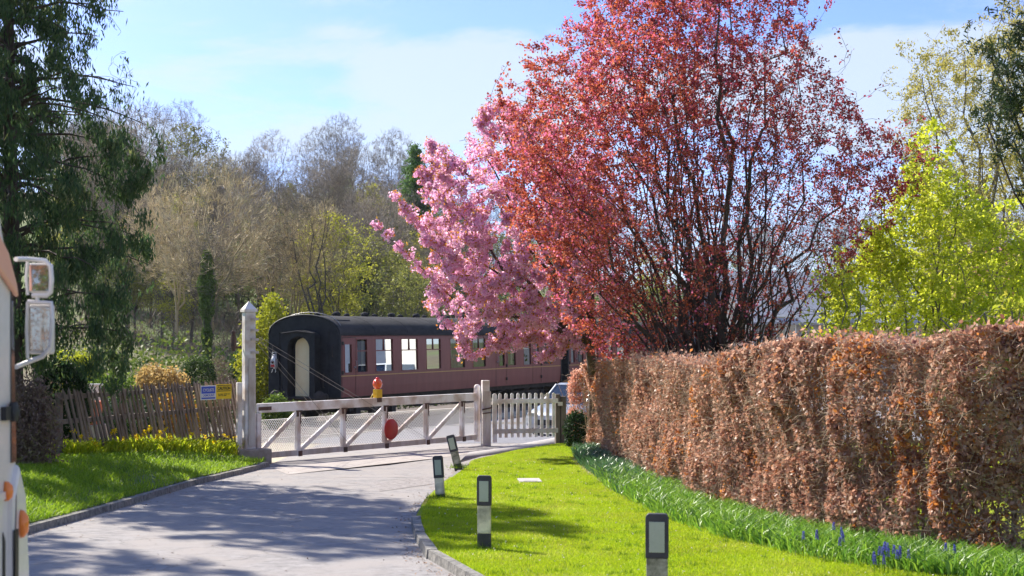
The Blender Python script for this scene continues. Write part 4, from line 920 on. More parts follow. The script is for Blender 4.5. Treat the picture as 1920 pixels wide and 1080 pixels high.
# --- copper leaved tree (purple plum) behind the hedge
def copper():
    rng = np.random.default_rng(11); Y0 = 32.0
    poly = [(1125,655),(1085,600),(1040,530),(1000,460),(972,390),(955,320),(938,255),(950,205),(985,165),(1008,118),(1060,108),(1090,50),(1128,10),(1150,-70),(1250,-120),(1400,-110),(1480,-20),(1528,55),(1515,125),(1570,150),(1602,205),(1612,250),(1690,245),(1722,292),(1690,345),(1650,400),(1600,470),(1570,520),(1500,585),(1430,650),(1300,668),(1180,665)]
    base = np.array([CAMX(1345, Y0), Y0, -.5]); T = tree_thing('copper_plum_tree', tuple(base), 'big copper leaved tree with many upright stems rising behind the brown hedge')
    N = Net(rng)
    ends = [(1110,420),(1000,300),(1060,180),(1130,90),(1200,20),(1265,-60),(1330,-80),(1390,-60),(1450,30),(1500,140),(1560,230),(1620,320),(1560,420),(1100,520),(1480,500),(1180,250),(1290,120),(1420,160),(1240,300),(1370,260)]
    for i, (ex, ey) in enumerate(ends):
        e = P(ex, ey, Y0) + np.array([0, rng.uniform(-1.6, 1.6), 0]); st = base + np.array([rng.normal()*.22, rng.normal()*.22, 0.0])
        fork = base + np.array([(e[0]-base[0])*.10, (e[1]-base[1])*.10, 2.3])
        up = np.array([-(e[0]-base[0])*.22, 0, (e[2]-base[2])*.12])
        N.curve_stem(st, e, rng.uniform(.045, .085), .010, 14, up*.6, .25)
    # many thin whippy stems fanning out from low down
    tt = crown_pts(poly, Y0, 2.2, 110, rng)
    for e in tt:
        f_ = rng.uniform(.0, .9); st = base + np.array([rng.normal()*.25+(e[0]-base[0])*.04, rng.normal()*.25, f_]); e = base+(e-base)*rng.uniform(.8, 1.0); N.curve_stem(st, e, rng.uniform(.018, .038), .007, 10, np.array([-(e[0]-base[0])*.08, 0, .25]), .22)
    t1 = crown_pts(poly, Y0, 2.6, 260, rng); N.grow(t1, .6, .008, 2.2, 6, .008, .16, lead=.55)
    t2 = crown_pts(poly, Y0, 2.7, 2200, rng); a = N.grow(t2, .6, .005, 1.6, 4, .008, .16, lead=.5)
    wh = N.grow(whips(poly, Y0, 2.6, 260, rng, 2, 34, (1330,480)), .6, .004, 1.4, 5, .008, .1, lead=.6)
    t3 = crown_pts(poly, Y0, 2.8, 8000, rng); q = N.grow(t3, .6, .0035, .8, 2, .010, .12, lead=.3, order=False, dmax=1.0)
    add_part(T, 'trunk', N.geo(), M_bark)
    # leaves: thick at the outside, thin low in the middle where the bare stems show
    C = np.concatenate([ragged(along(np.concatenate([q, a]), 330000, rng, .15, .05), poly, Y0, 110, rng, 2.4, 3), along(wh, 14000, rng, .35, .045)])
    px = 960+F*C[:, 0]/Y0; py = YH-(C[:, 2]-EYE)*F/Y0
    dcen = np.hypot((px-1345)/1.05, (py-520)/1.0); keep = .50+.50*ss(120, 300, dcen); keep *= .05+.95*ss(.38, .62, noise3(C, 2.1, 3)*.42+noise3(C, 6.5, 13)*.58); keep *= 1-.45*ss(1250, 1450, px)
    k = rng.uniform(size=len(C)) < keep; C = C[k]
    return T, C, rng
T, C, rng = copper()
px = 960+F*C[:, 0]/32; py = YH-(C[:, 2]-EYE)*F/32
# two tones of foliage, orange red on the left, deep red on the right and top
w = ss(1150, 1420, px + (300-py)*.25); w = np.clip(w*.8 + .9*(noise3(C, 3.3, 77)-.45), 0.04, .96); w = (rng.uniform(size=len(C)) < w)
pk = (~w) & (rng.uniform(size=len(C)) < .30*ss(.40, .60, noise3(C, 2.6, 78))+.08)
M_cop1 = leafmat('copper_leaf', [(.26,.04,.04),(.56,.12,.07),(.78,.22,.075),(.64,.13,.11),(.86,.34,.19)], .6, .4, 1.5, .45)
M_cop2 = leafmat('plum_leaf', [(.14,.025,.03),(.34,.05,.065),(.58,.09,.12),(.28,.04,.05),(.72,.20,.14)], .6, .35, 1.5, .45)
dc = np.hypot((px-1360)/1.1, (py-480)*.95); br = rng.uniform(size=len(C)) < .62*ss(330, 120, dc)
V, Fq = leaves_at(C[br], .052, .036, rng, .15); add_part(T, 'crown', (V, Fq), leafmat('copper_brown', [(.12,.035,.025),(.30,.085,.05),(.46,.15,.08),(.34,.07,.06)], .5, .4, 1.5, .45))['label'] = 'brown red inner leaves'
w = w & ~br; lf = ~w & ~pk & ~br; pk = pk & ~br
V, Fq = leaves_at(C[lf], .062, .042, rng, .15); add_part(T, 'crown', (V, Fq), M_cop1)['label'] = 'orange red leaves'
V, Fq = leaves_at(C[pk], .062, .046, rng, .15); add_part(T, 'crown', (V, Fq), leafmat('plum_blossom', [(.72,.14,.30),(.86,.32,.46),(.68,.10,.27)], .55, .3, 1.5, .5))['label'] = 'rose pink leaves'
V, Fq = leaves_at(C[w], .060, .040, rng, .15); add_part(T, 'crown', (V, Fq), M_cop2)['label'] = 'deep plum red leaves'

# --- pink cherry
def cherry():
    rng = np.random.default_rng(12); Y0 = 37.5
    poly = [(775,470),(748,372),(790,395),(798,335),(806,258),(850,278),(888,232),(912,195),(945,180),(1010,200),(1120,290),(1170,430),(1190,560),(1160,640),(1060,655),(1000,640),(945,645),(915,622),(895,640),(862,650),(842,610),(805,580),(798,520),(800,480)]
    base = np.array([CAMX(1112, Y0+1.6), Y0+1.6, -.6]); T = tree_thing('cherry_tree', tuple(base), 'pink blossoming cherry tree leaning over the gate from the hedge end')
    N = Net(rng)
    N.stem([base, P(1114,720,Y0+1.4), P(1106,650,Y0+.6), P(1090,600,Y0)], .15, .09)
    f = P(1112,655,Y0)
    for ex, ey, dy, bo in [(960,430,-.8,.3),(880,480,.6,.5),(1000,300,.3,.2),(860,590,-.6,.6),(1060,310,.6,.1),(985,240,.0,.1),(930,215,.0,.2),(960,620,-1.0,.6),(1100,400,-1.2,.2),(820,420,.2,.7),(900,280,.4,.5)]:
        e = P(ex, ey, Y0)+np.array([0, dy, 0]); N.curve_stem(f+rng.normal(size=3)*.06, e, .065, .014, 10, np.array([0, 0, bo]), .12)
    # the long arms reaching left
    arms = [[(860,480),(800,455),(745,372)], [(850,560),(790,500),(705,424)], [(880,330),(830,290),(803,264)], [(870,600),(862,640),(872,668)], [(960,600),(940,655),(885,668)], [(1040,620),(990,650),(925,650)], [(1060,640),(1045,668),(1010,672)], [(880,420),(800,335),(788,325)]]
    armpts = []
    for ar in arms:
        pts = [P(x, y, Y0)+np.array([0, rng.uniform(-.3, .3) , 0]) for x, y in ar]; t = np.linspace(0, 1, 9)[:, None]; c = (1-t)**2*pts[0]+2*t*(1-t)*pts[1]+t*t*pts[2]; N.stem(c, .02, .006); armpts.append(c)
    t1 = crown_pts(poly, Y0, 2.3, 90, rng); N.grow(t1, .6, .008, .6, 6, .012, .12, sag=.12)
    t2 = crown_pts(poly, Y0, 2.4, 1000, rng); a = N.grow(t2, .6, .005, .4, 4, .01, .12, sag=.12)
    add_part(T, 'trunk', N.geo(), M_bark)
    cl = ragged(along(a, 6800, rng, .25, .06), poly, Y0, 45, rng, 2.6, 5); cl = cl[noise3(cl, 1.7, 5)*.5+noise3(cl, 4.5, 6)*.5 > .37]
    ap = np.concatenate([c[1:] for c in armpts]); ap = np.concatenate([ap + rng.normal(size=ap.shape)*.06 for _ in range(7)])
    cl = np.concatenate([cl, ap])
    return T, cl, rng
T, CLS, rng = cherry()
n_per = 20; Cc = np.repeat(CLS, n_per, 0); rad = np.repeat(rng.uniform(.065, .12, len(CLS)), n_per)[:, None]; d = rand_dirs(len(Cc), rng); Cp = Cc + d*rad*rng.uniform(.55, 1, (len(Cc), 1))
D = nrm(np.cross(d, rand_dirs(len(Cc), rng))); W = nrm(np.cross(d, D) + d*.35); V, Fq = leaf_quads(Cp, D, W, rng.uniform(.05, .075, len(Cc)), rng.uniform(.045, .06, len(Cc)))
M_pink = leafmat('pink_petal', [(.78,.34,.60),(.93,.54,.74),(.96,.66,.82),(.88,.45,.68),(.97,.80,.90)], .62, .25, 2.5, .6)
add_part(T, 'blossom', (V, Fq), M_pink)
k = rng.choice(len(CLS), len(CLS)*4//5, replace=False); Cb = np.repeat(CLS[k], 6, 0); Cb = Cb + nrm(rng.normal(size=Cb.shape)+np.array([0,0,.5]))*rng.uniform(.08, .14, (len(Cb), 1))
add_part(T, 'crown', leaves_at(Cb, .07, .035, rng), leafmat('bronze_leaf', [(.40,.13,.02),(.60,.22,.03),(.50,.34,.05),(.62,.14,.04)], .5, .3, 1.))

# --- drooping conifer on the left
def conifer():
    rng = np.random.default_rng(13); Y0 = 29.5
    poly = [(-300,-420),(60,-420),(150,-300),(200,-120),(222,0),(212,60),(150,70),(170,130),(205,120),(240,88),(256,150),(240,195),(285,235),(310,290),(300,330),(250,345),(235,385),(298,402),(272,440),(270,560),(240,600),(246,690),(225,738),(190,715),(170,690),(120,640),(95,720),(40,700),(-200,720)]
    base = np.array([CAMX(28, Y0), Y0, -.2]); T = tree_thing('conifer_tree', tuple(base), 'tall dark green conifer with drooping sprays at the roadside verge')
    N = Net(rng); top = P(10, -400, Y0); N.stem([base+(top-base)*t for t in np.linspace(0, 1, 16)], .20, .04)
    # tiers of boughs
    for i in range(190):
        q = crown_pts(poly, Y0, 2.5, 1, rng)[0]; hz_ = min(max((q[2]-base[2])/(top[2]-base[2])-.02+rng.uniform(-.03, .06), .08), .98); st = base+(top-base)*hz_
        N.curve_stem(st, q, .035, .008, 8, np.array([0, 0, .35]), .08)
    t2 = crown_pts(poly, Y0, 2.6, 3200, rng); a = N.grow(t2, .6, .004, -.2, 4, .008, .1, sag=.15, dmax=1.8)
    add_part(T, 'trunk', N.geo(), M_bark)
    C = ragged(along(a, 330000, rng, .1, .07), poly, Y0, 85, rng, 1.7, 8); px_ = 960+F*C[:, 0]/Y0; py_ = YH-(C[:, 2]-EYE)*F/Y0; thin = .13*ss(90, 190, px_)*ss(260, 120, py_)+.10*ss(60, 160, px_)
    dens = ss(.36, .56, noise3(C, 1.5, 8)*.55+noise3(C, 3.6, 9)*.45-thin-.02); k = rng.uniform(size=len(C)) < .03+.97*dens; C = C[k]
    n = len(C); D = rng.normal(size=(n, 3))*.35; D[:, 2] -= 1; D = nrm(D); W = nrm(np.cross(D, rand_dirs(n, rng)))
    C[:, 2] -= rng.uniform(0, .25, n)
    ln = rng.uniform(.07, .17, n); V, Fq = leaf_quads(C, D, W, ln, rng.uniform(.022, .042, n))
    add_part(T, 'crown', (V, Fq), leafmat('conifer_green', [(.03,.06,.03),(.06,.12,.05),(.13,.20,.06),(.07,.13,.06),(.30,.33,.12)], .45, .45, 1.4, .6))
    C2 = C[rng.choice(len(C), 1400, replace=False)]; 
conifer()
src = [o for o in COL.objects if o.name.startswith('conifer_tree')][0]; cc = copy_tree(src); cc.location = (-14.5, 25.5, 0); cc.rotation_euler = (0, 0, 2.2); cc['label'] = 'second dark conifer beyond the picture edge shading the road'

# --- bright green young tree
def leafy(name, label, poly, Y0, depth, basepx, ends, lm, seed, n1, n2, n3, nl, ll, lw, bark, r0=.07, dens=(.25,.6), per=1.3, droop=.1, sag=0, thick=.03):
    rng = np.random.default_rng(seed); base = np.array([CAMX(basepx, Y0), Y0, float(g(0, Y0))-.05]); T = tree_thing(name, tuple(base), label); N = Net(rng)
    for ex, ey in ends:
        e = P(ex, ey, Y0)+np.array([0, rng.uniform(-.6, .6)*depth, 0]); N.curve_stem(base+np.array([rng.normal()*.15, rng.normal()*.15, 0]), e, r0*rng.uniform(.7, 1.1), .012, 12, np.array([-(e[0]-base[0])*.2, 0, .3]), .2)
    N.grow(crown_pts(poly, Y0, depth, n1, rng), .6, .008, .9, 5, .012, .14, sag=sag); a = N.grow(crown_pts(poly, Y0, depth, n2, rng), .6, .005, .7, 4, .01, .14, sag=sag)
    if n3: a = np.concatenate([a, N.grow(crown_pts(poly, Y0, depth, n3, rng), .6, .004, .6, 2, .01, .1, order=False, dmax=1.2, sag=sag)])
    nw = max(4, n1//2); wh = N.grow(whips(poly, Y0, depth, nw, rng, 4, 34), .6, .004, 1.2, 4, .008, .1, lead=.5)
    add_part(T, 'trunk', N.geo(thick), bark)
    C = along(a, nl, rng, .2, .06); C = ragged(C, poly, Y0, 38, rng, 2.2, seed, .15) if n1 > 20 else C; k = rng.uniform(size=len(C)) < .05+.95*ss(dens[0], dens[1], noise3(C, per, seed)*.55+noise3(C, per*2.6, seed+9)*.45); C = np.concatenate([C[k], along(wh, nw*22, rng, .3, .05)])
    add_part(T, 'crown', leaves_at(C, ll, lw, rng, droop), lm); return T
M_lime = leafmat('lime_leaf', [(.30,.38,.02),(.55,.60,.03),(.72,.74,.08),(.42,.50,.03),(.80,.76,.16)], .6, .35, 1.6)
leafy('lime_green_tree', 'bright yellow green young tree behind the right part of hedge', [(1545,665),(1540,600),(1560,520),(1620,470),(1655,400),(1690,330),(1712,282),(1742,262),(1775,285),(1800,340),(1850,380),(1905,430),(1960,480),(1980,665)], 33., 1.8, 1760,
      [(1600,520),(1660,420),(1700,320),(1740,290),(1790,340),(1840,420),(1900,480),(1730,480),(1650,560),(1820,540)], M_lime, 21, 140, 1400, 2500, 72000, .08, .062, M_barkg, .045, (.44,.62), 1.6)
M_olive = leafmat('catkin_yellow', [(.22,.20,.07),(.42,.37,.09),(.58,.51,.13),(.34,.32,.08)], .5, .5, .6)
leafy('birch_tree', 'tall pale birch with yellow catkins rising behind the green tree', [(1735,640),(1725,420),(1702,300),(1692,180),(1715,105),(1760,90),(1800,92),(1850,70),(1880,20),(1940,-80),(2150,-80),(2200,640)], 46., 3.2, 1870,
      [(1720,150),(1760,110),(1810,100),(1850,80),(1900,20),(1960,-40),(2020,40),(1780,250),(1840,200),(1950,200),(2060,200),(1730,260)], M_olive, 22, 240, 3000, 8000, 240000, .08, .04, M_barkg, .09, (.38,.66), .8, .5, .05, .02)
# dark pine boughs at the right edge
M_pine = leafmat('pine_needle', [(.02,.04,.02),(.04,.075,.03),(.08,.12,.04),(.14,.17,.06)], .2, .4, 1.)
leafy('pine_tree', 'dark pine whose boughs reach in at the top right', [(1832,208),(1880,190),(1850,95),(1862,55),(1905,40),(1950,-60),(2050,-200),(2300,-200),(2400,560),(2100,560),(1985,420),(1925,300),(1880,280),(1850,240)], 24., 1.6, 2130,
      [(1860,220),(1900,120),(1870,80),(1910,280),(1990,-50),(2100,-190),(2000,380),(2250,100),(2200,400),(1960,180)], M_pine, 23, 90, 1200, 0, 60000, .12, .025, M_bark, .06, (.35,.60), 2.2, .1, .05)
# small leafy suckers rising over the hedge
leafy('sapling', 'thin sapling with fresh green leaves just above the hedge top', [(1500,560),(1550,490),(1610,500),(1620,560),(1590,640),(1560,660),(1535,620)], 27.5, .35, 1580, [(1540,560),(1580,510),(1610,560)], M_lime, 24, 12, 60, 0, 900, .06, .05, M_barkg, .012)
leafy('elder_shoot', 'yellow leaved shoot poking over the far right of the hedge', [(1740,598),(1810,582),(1890,570),(1925,590),(1910,625),(1840,618)], 20.8, .25, 1900, [(1760,598),(1840,590),(1900,585),(1910,600)], leafmat('shoot_leaf', [(.35,.42,.03),(.50,.52,.05),(.58,.50,.08)], .5, .3, 1.), 25, 6, 30, 0, 330, .09, .035, M_barkg, .012)

# ------------------------------------------------------------ beech hedge
M_beech = leafmat('beech_leaf', [(.25,.09,.06),(.58,.285,.19),(.82,.49,.35),(.64,.33,.22),(.95,.72,.57)],   .5, .22, 2.4, .45, spec=.4)
M_beecho = leafmat('beech_leaf_orange', [(.55,.18,.05),(.70,.30,.08),(.62,.24,.07)], .5, .2, 1.4, .5)
def s_at(px): ang = 960+F*HP[:, 0]/HP[:, 1]; return float(np.interp(px, ang, np.concatenate([[0], np.cumsum(np.linalg.norm(np.diff(HP, axis=0), axis=1))])))
GAPS = [(s_at(1232), .5), (s_at(1328), 1.0), (s_at(1545), .9), (s_at(1725), .7), (s_at(1640), .5)]
def hedge_part(path, th, top_of, name, label, nleaf, seed, ntw=5000, cover=1.0, w_near=True):
    rng = np.random.default_rng(seed); path = np.asarray(path, float); sg_ = np.linalg.norm(np.diff(path, axis=0), axis=1); S = np.concatenate([[0], np.cumsum(sg_)]); L = S[-1]
    sf = np.linspace(0, L, 400); fx_ = np.interp(sf, S, path[:, 0]); fy_ = np.interp(sf, S, path[:, 1])
    if len(path) > 3:
        kk = np.ones(41)/41; fx_ = np.convolve(np.pad(fx_, 20, 'edge'), kk, 'valid'); fy_ = np.convolve(np.pad(fy_, 20, 'edge'), kk, 'valid')
    tx = np.gradient(fx_, sf); ty = np.gradient(fy_, sf); tl = np.hypot(tx, ty); tx /= tl; ty /= tl; nxx, nyy = -ty, tx
    if nxx.mean() < 0: nxx, nyy = -nxx, -nyy
    pos = lambda s, v: (np.interp(s, sf, fx_)+np.interp(s, sf, nxx)*v, np.interp(s, sf, fy_)+np.interp(s, sf, nyy)*v)
    m0 = L/2; cx, cy = pos(m0, 0.); T = empty(name, (float(cx), float(cy), float(g(0, cy))), 0, label, 'hedge')
    # nearer stretches need more leaves to close
    wgt = (1/np.maximum(fy_, 5))**1.0; cdf = np.cumsum(wgt); cdf /= cdf[-1]
    def recess(s): return sum(.13*a_*np.exp(-((s-c_)/.14)**2) for c_, a_ in GAPS) if len(path) > 3 else 0.
    def s_rand(n): return np.interp(rng.uniform(size=n), cdf, sf)
    def bulge(s, z, v): b_ = .19*(noise3(np.stack([s, z*1.6, s*0], 1), 1.5, seed+60)-.5)+.16*(noise3(np.stack([s, z, s*0], 1), 4.2, seed+61)-.5)+.05*np.sin(s*1.9)+recess(s); return v+b_*np.clip(1-v/th, 0, 1)
    s = s_rand(nleaf); Yc = np.interp(s, sf, fy_); tp_ = top_of(s, L); gb = g(0, Yc)+.02; h = tp_-gb
    which = rng.uniform(size=nleaf); z = gb+h*rng.uniform(0, 1, nleaf)**.9; dep = np.abs(rng.normal(size=nleaf))*.12
    fr = which < .64; tpz = (which >= .64) & (which < .88); bk = (which >= .88) & (which < .96)
    v = np.where(fr, dep, np.where(bk, th-dep, rng.uniform(0, 1, nleaf)*th)); z = np.where(tpz, tp_-dep*.7+.03+np.where(rng.uniform(size=nleaf) < .10, np.abs(rng.normal(size=nleaf))*.07, 0), z)
    sh = np.clip((z-(tp_-.2))/.2, 0, 1); v = bulge(s, z, v)+np.where(fr, sh*sh*.12, 0)-np.where(bk, sh*sh*.12, 0); endr = np.minimum(s, L-s); v = v+np.where(fr, np.clip(1-endr/.2, 0, 1)*.12, 0)
    x, y = pos(s, v); Q = np.stack([x, y, z], 1); hf = (z-gb)/h; Qn = Q*np.array([.8, .8, 1.5]); dn = noise3(Qn, 2.6, seed+1)*.5+noise3(Qn, 6.5, seed+2)*.5
    gap = sum(np.exp(-((s-c_)/.16)**2)*a_ for c_, a_ in GAPS) if len(path) > 3 else 0.; keep = cover*(.20+.80*ss(.31, .56, dn-.14*gap))*np.where(tpz, 1.0, .55+.45*ss(.05, .45, hf)); k = rng.uniform(size=nleaf) < keep; Q = Q[k]
    D = rand_dirs(len(Q), rng); D[:, 2] -= .35; D = nrm(D); W = nrm(np.cross(D, rand_dirs(len(Q), rng)))
    l = rng.uniform(.045, .088, len(Q)); org = ((noise3(Q, 3.4, seed+5) > .78) & (rng.uniform(size=len(Q)) < .35)) | (rng.uniform(size=len(Q)) < .03)
    V, Fq = leaf_quads(Q[~org], D[~org], W[~org], l[~org], l[~org]*.6); add_part(T, 'leaves', (V, Fq), M_beech)
    if org.any(): V, Fq = leaf_quads(Q[org], D[org], W[org], l[org], l[org]*.6); add_part(T, 'leaves', (V, Fq), M_beecho)['label'] = 'orange dead leaves'
    n = ntw; s = s_rand(n); Yc = np.interp(s, sf, fy_); tp_ = top_of(s, L); gb = g(0, Yc); z = gb+(tp_-gb)*np.where(rng.uniform(size=n) < .04, 1.0, rng.uniform(.02, 1.0, n)); v = bulge(s, z, np.where(rng.uniform(size=n) < .8, np.abs(rng.normal(size=n))*.12, rng.uniform(0, 1, n)*th))
    x, y = pos(s, v); Q = np.stack([x, y, z], 1); D = rand_dirs(n, rng); D[:, 2] *= .8; D = nrm(D); l = rng.uniform(.08, .32, n)[:, None]
    mid_ = Q+D*l*.5+rng.normal(size=(n, 3))*.02; e = mid_+nrm(D+rng.normal(size=(n, 3))*.4)*l*.5; r = rng.uniform(.0022, .0048, n)
    tw = cat([tubes(Q, mid_, r, r*.8), tubes(mid_, e, r*.8, r*.5)])
    m = max(4, int(L*4)); s = (np.arange(m)+.5+rng.uniform(-.3, .3, m))/m*L; P0_, P1_, R0_, R1_ = [], [], [], []
    for i in range(m):
        x, y = pos(s[i], th*.45); b0 = np.array([x, y, float(g(0, y))]); tz = float(top_of(np.array([s[i]]), L)[0])
        for _ in range(4):
            e_ = np.array([b0[0]+rng.normal()*.22, b0[1]+rng.normal()*.22, tz-.15-rng.uniform(0, .5)]); m_ = (b0+e_)/2+rng.normal(size=3)*.08; P0_ += [b0, m_]; P1_ += [m_, e_]; R0_ += [.015, .010]; R1_ += [.010, .004]
    add_part(T, 'stems', cat([tw, tubes(P0_, P1_, np.array(R0_), np.array(R1_), 5)]), M_twigh)
    return T
M_twigh = mat('hedge_twig', (.30,.20,.13), .85, (.52,.39,.27), 3, 4)
# height of the top along the hedge, read off the photograph's outline
def topfun(path, pts):
    path = np.asarray(path, float); S = np.concatenate([[0], np.cumsum(np.linalg.norm(np.diff(path, axis=0), axis=1))]); ang = 960+F*path[:, 0]/path[:, 1]
    px = np.array([p[0] for p in pts], float); py = np.array([p[1] for p in pts], float); s = np.interp(px, ang, S); Y = np.interp(s, S, path[:, 1]); Z = EYE-(py-YH)/F*Y
    return lambda q, L: np.interp(q, s, Z)+.010*np.sin(q*7.1)+.010*np.sin(q*13.7+2)
tf = topfun(HP, [(1117,684),(1160,676),(1250,677),(1290,684),(1318,688),(1330,672),(1400,658),(1450,648),(1480,642),(1560,641),(1640,646),(1700,650),(1728,648),(1745,632),(1820,624),(1920,614),(2200,590),(2700,560)])
hd = hedge_part(HP, 1.1, tf, 'beech_hedge', 'long brown beech hedge curving beside the lawn behind the bulb leaves', 400000, 31, ntw=34000)
hp = hedge_part([(1.72,38.8),(2.10,38.4)], .5, lambda s, L: np.full_like(s, EYE-(686-YH)*38.6/F), 'hedge_pillar', 'narrow brown hedge column at the foot of the cherry tree', 9000, 33, ntw=600)
hedge_part([(CAMX(1057, 43.2), 43.2), (CAMX(1099, 42.6), 42.6)], 1.2, lambda s, L: np.full_like(s, EYE-(697-YH)*42.5/F)-.16*np.abs(s/L-.5)**2*4, 'short_hedge', 'short brown clipped hedge beside the wicket gate', 9000, 34, ntw=600)

# ------------------------------------------------------------ shrubs
def shrub(name, label, px, pyt, pyb, wpx, Y, m, seed, n=9000, ll=.07, lw=.05, shape=1.0, dep=None, cat_='shrub', fuzz=.07, droop=0, core=True, zb=None):
    rng = np.random.default_rng(seed); zt = EYE-(pyt-YH)*Y/F; zb = float(g(0, Y)) if zb is None else zb; X = CAMX(px, Y); hw = wpx/2/F*Y; dp = dep or hw*.9
    T = empty(name, (X, Y, zb), 0, label, cat_); u = rand_dirs(n, rng); r = rng.uniform(.72, 1, n)**.7; H = zt-zb
    lump = 1+fuzz*2*(noise3(u, 4, seed)-.5)
    zz = u[:, 2]*r; rad = np.sqrt(np.maximum(1e-4, 1-u[:, 2]**2))**shape
    C = np.stack([u[:, 0]/np.maximum(np.hypot(u[:, 0], u[:, 1]), 1e-3)*rad*hw*r*lump, u[:, 1]/np.maximum(np.hypot(u[:, 0], u[:, 1]), 1e-3)*rad*dp*r*lump, H*.48*(1+zz*lump*1.02)], 1)
    C += rng.normal(size=C.shape)*fuzz*.4; C[:, 2] = np.maximum(C[:, 2], .02)
    N = Net(rng); N.stem([(0,0,0),(0,0,H*.3)], .04, .03); N.grow(C[rng.choice(n, 140, replace=False)], .6, .004, .3, 3, .012)
    V, Fq = N.geo(.02); mesh_np('stems', V, Fq, M_twig, T)
    V, Fq = leaves_at(C, ll, lw, rng, droop); mesh_np('foliage', V, Fq, m, T); return T
M_top = leafmat('topiary_green', [(.02,.04,.012),(.04,.075,.02),(.08,.14,.02),(.16,.24,.03)], .3, .4, .8)
M_goldb = leafmat('golden_leaf', [(.40,.24,.06),(.58,.38,.12),(.66,.48,.22),(.45,.35,.06)], .5, .5, 1.)
M_forsy = leafmat('forsythia', [(.22,.26,.02),(.42,.44,.03),(.55,.54,.05)], .5, .5, .7)
M_mid = leafmat('mid_green', [(.05,.09,.02),(.10,.17,.025),(.20,.28,.03),(.12,.16,.04)], .45, .5, .8)
M_dkgr = leafmat('dark_green', [(.012,.028,.012),(.03,.06,.02),(.05,.10,.025)], .3, .4, .8)
M_brush = leafmat('dead_brush', [(.10,.06,.05),(.20,.13,.10),(.22,.20,.07)], .3, .5, 1.)
shrub('golden_bush', 'golden peach leaved bush behind the rustic fence', 300, 682, 790, 110, 46, M_goldb, 41, 7000, .09, .07, fuzz=.16)
shrub('clipped_bush', 'dark clipped dome shaped bush behind the warning signs', 372, 662, 760, 72, 50, M_top, 42, 9000, .06, .04, .7, fuzz=.04)
shrub('clipped_bush', 'large clipped green bush behind the tall white gate post', 474, 640, 770, 92, 60, M_top, 43, 16000, .06, .045, .7, fuzz=.04)
shrub('yellow_shrub', 'tall yellow green flowering shrub beside the coach end', 500, 560, 700, 110, 58, M_forsy, 44, 9000, .11, .08, 1.2, fuzz=.30)
shrub('orange_shrub', 'small orange leaved shrub seen through the fence pales', 335, 735, 800, 70, 40, leafmat('orange_shrub_leaf', [(.42,.12,.04),(.50,.30,.05),(.20,.22,.03)], .4, .3, 1.), 45, 3500, .08, .06, fuzz=.2)
shrub('green_bush', 'low mid green bush left of the golden bush', 205, 700, 790, 130, 43, M_mid, 46, 7000, .09, .06, fuzz=.2)
shrub('lime_bush', 'pale lime bush beneath the conifer sprays', 150, 655, 760, 90, 48, M_forsy, 47, 6000, .10, .07, fuzz=.2)
shrub('dark_bush', 'dark green bush growing at the conifer foot', 112, 668, 850, 110, 31.5, M_dkgr, 48, 16000, .07, .035, .8, droop=.8, fuzz=.12, zb=-.1)
shrub('withered_bush', 'brown withered bush between the motorhome and the dark bush', 58, 715, 880, 74, 26.5, M_brush, 49, 7000, .07, .03, 1.25, droop=.9, fuzz=.30, zb=.15)
shrub('low_green_bush', 'low dark bush behind the fence rails', 245, 752, 830, 150, 40, M_dkgr, 50, 6000, .08, .05, fuzz=.2)
shrub('brown_bush', 'brown twiggy bush between the two clipped bushes', 412, 668, 750, 55, 53, M_brush, 51, 3000, .10, .02, fuzz=.2)
shrub('laurel_bush', 'small dark leaved bush at the foot of the short hedge', 1082, 772, 815, 48, 40.2, M_dkgr, 52, 3500, .07, .05, fuzz=.1)
shrub('green_bush', 'bright mid green bush at the birch foot', 1870, 560, 700, 230, 40, M_mid, 53, 12000, .10, .07, fuzz=.3)
shrub('rail_bush', 'dark green bush beside the track left of the coach', 518, 742, 800, 50, 52, M_mid, 54, 4000, .08, .05, fuzz=.2)

# ------------------------------------------------------------ grass and flowers
def blades(name, XY, off, hgt, wid, m, rng, lean=.45, label=None, cat_=None, bend=False):
    n = len(XY); z = g(XY[:, 0], XY[:, 1]) + off; base = np.stack([XY[:, 0], XY[:, 1], z], 1); a = rng.uniform(0, 2*np.pi, n); side = np.stack([np.cos(a), np.sin(a), np.zeros(n)], 1)
    h = hgt*rng.uniform(.55, 1.25, n); w = wid*rng.uniform(.7, 1.3, n); up = np.stack([rng.normal(size=n)*lean, rng.normal(size=n)*lean, np.ones(n)], 1); up = nrm(up)
    if not bend:
        V = np.empty((n, 3, 3)); V[:, 0] = base-side*w[:, None]/2; V[:, 1] = base+side*w[:, None]/2; V[:, 2] = base+up*h[:, None]
        V = V.reshape(-1, 3); Fq = np.arange(n*3).reshape(n, 3)
    else:
        f = nrm(np.stack([up[:, 0], up[:, 1], np.zeros(n)], 1)+1e-6); mid = base+up*h[:, None]*.6; tip = mid+nrm(up*.55+f*.75)*h[:, None]*.45
        V = np.empty((n, 5, 3)); V[:, 0] = base-side*w[:, None]/2; V[:, 1] = base+side*w[:, None]/2; V[:, 2] = mid+side*w[:, None]*.45; V[:, 3] = tip; V[:, 4] = mid-side*w[:, None]*.45
        V = V.reshape(-1, 3); Fq = np.concatenate([np.stack([np.arange(n)*5+k for k in (0, 1, 2, 4)], 1), np.stack([np.arange(n)*5+k for k in (4, 2, 3, 3)], 1)])
        F3 = Fq[n:, :3]; o1 = None
        me_v = V; 
        # quads and triangles as triangles only
        Q4 = Fq[:n]; Fq = np.concatenate([Q4[:, [0, 1, 2]], Q4[:, [0, 2, 3]], F3])
    o = mesh_np(name, V, Fq, m); tag(o, label, cat_, kind='stuff'); return o
rng = np.random.default_rng(61)
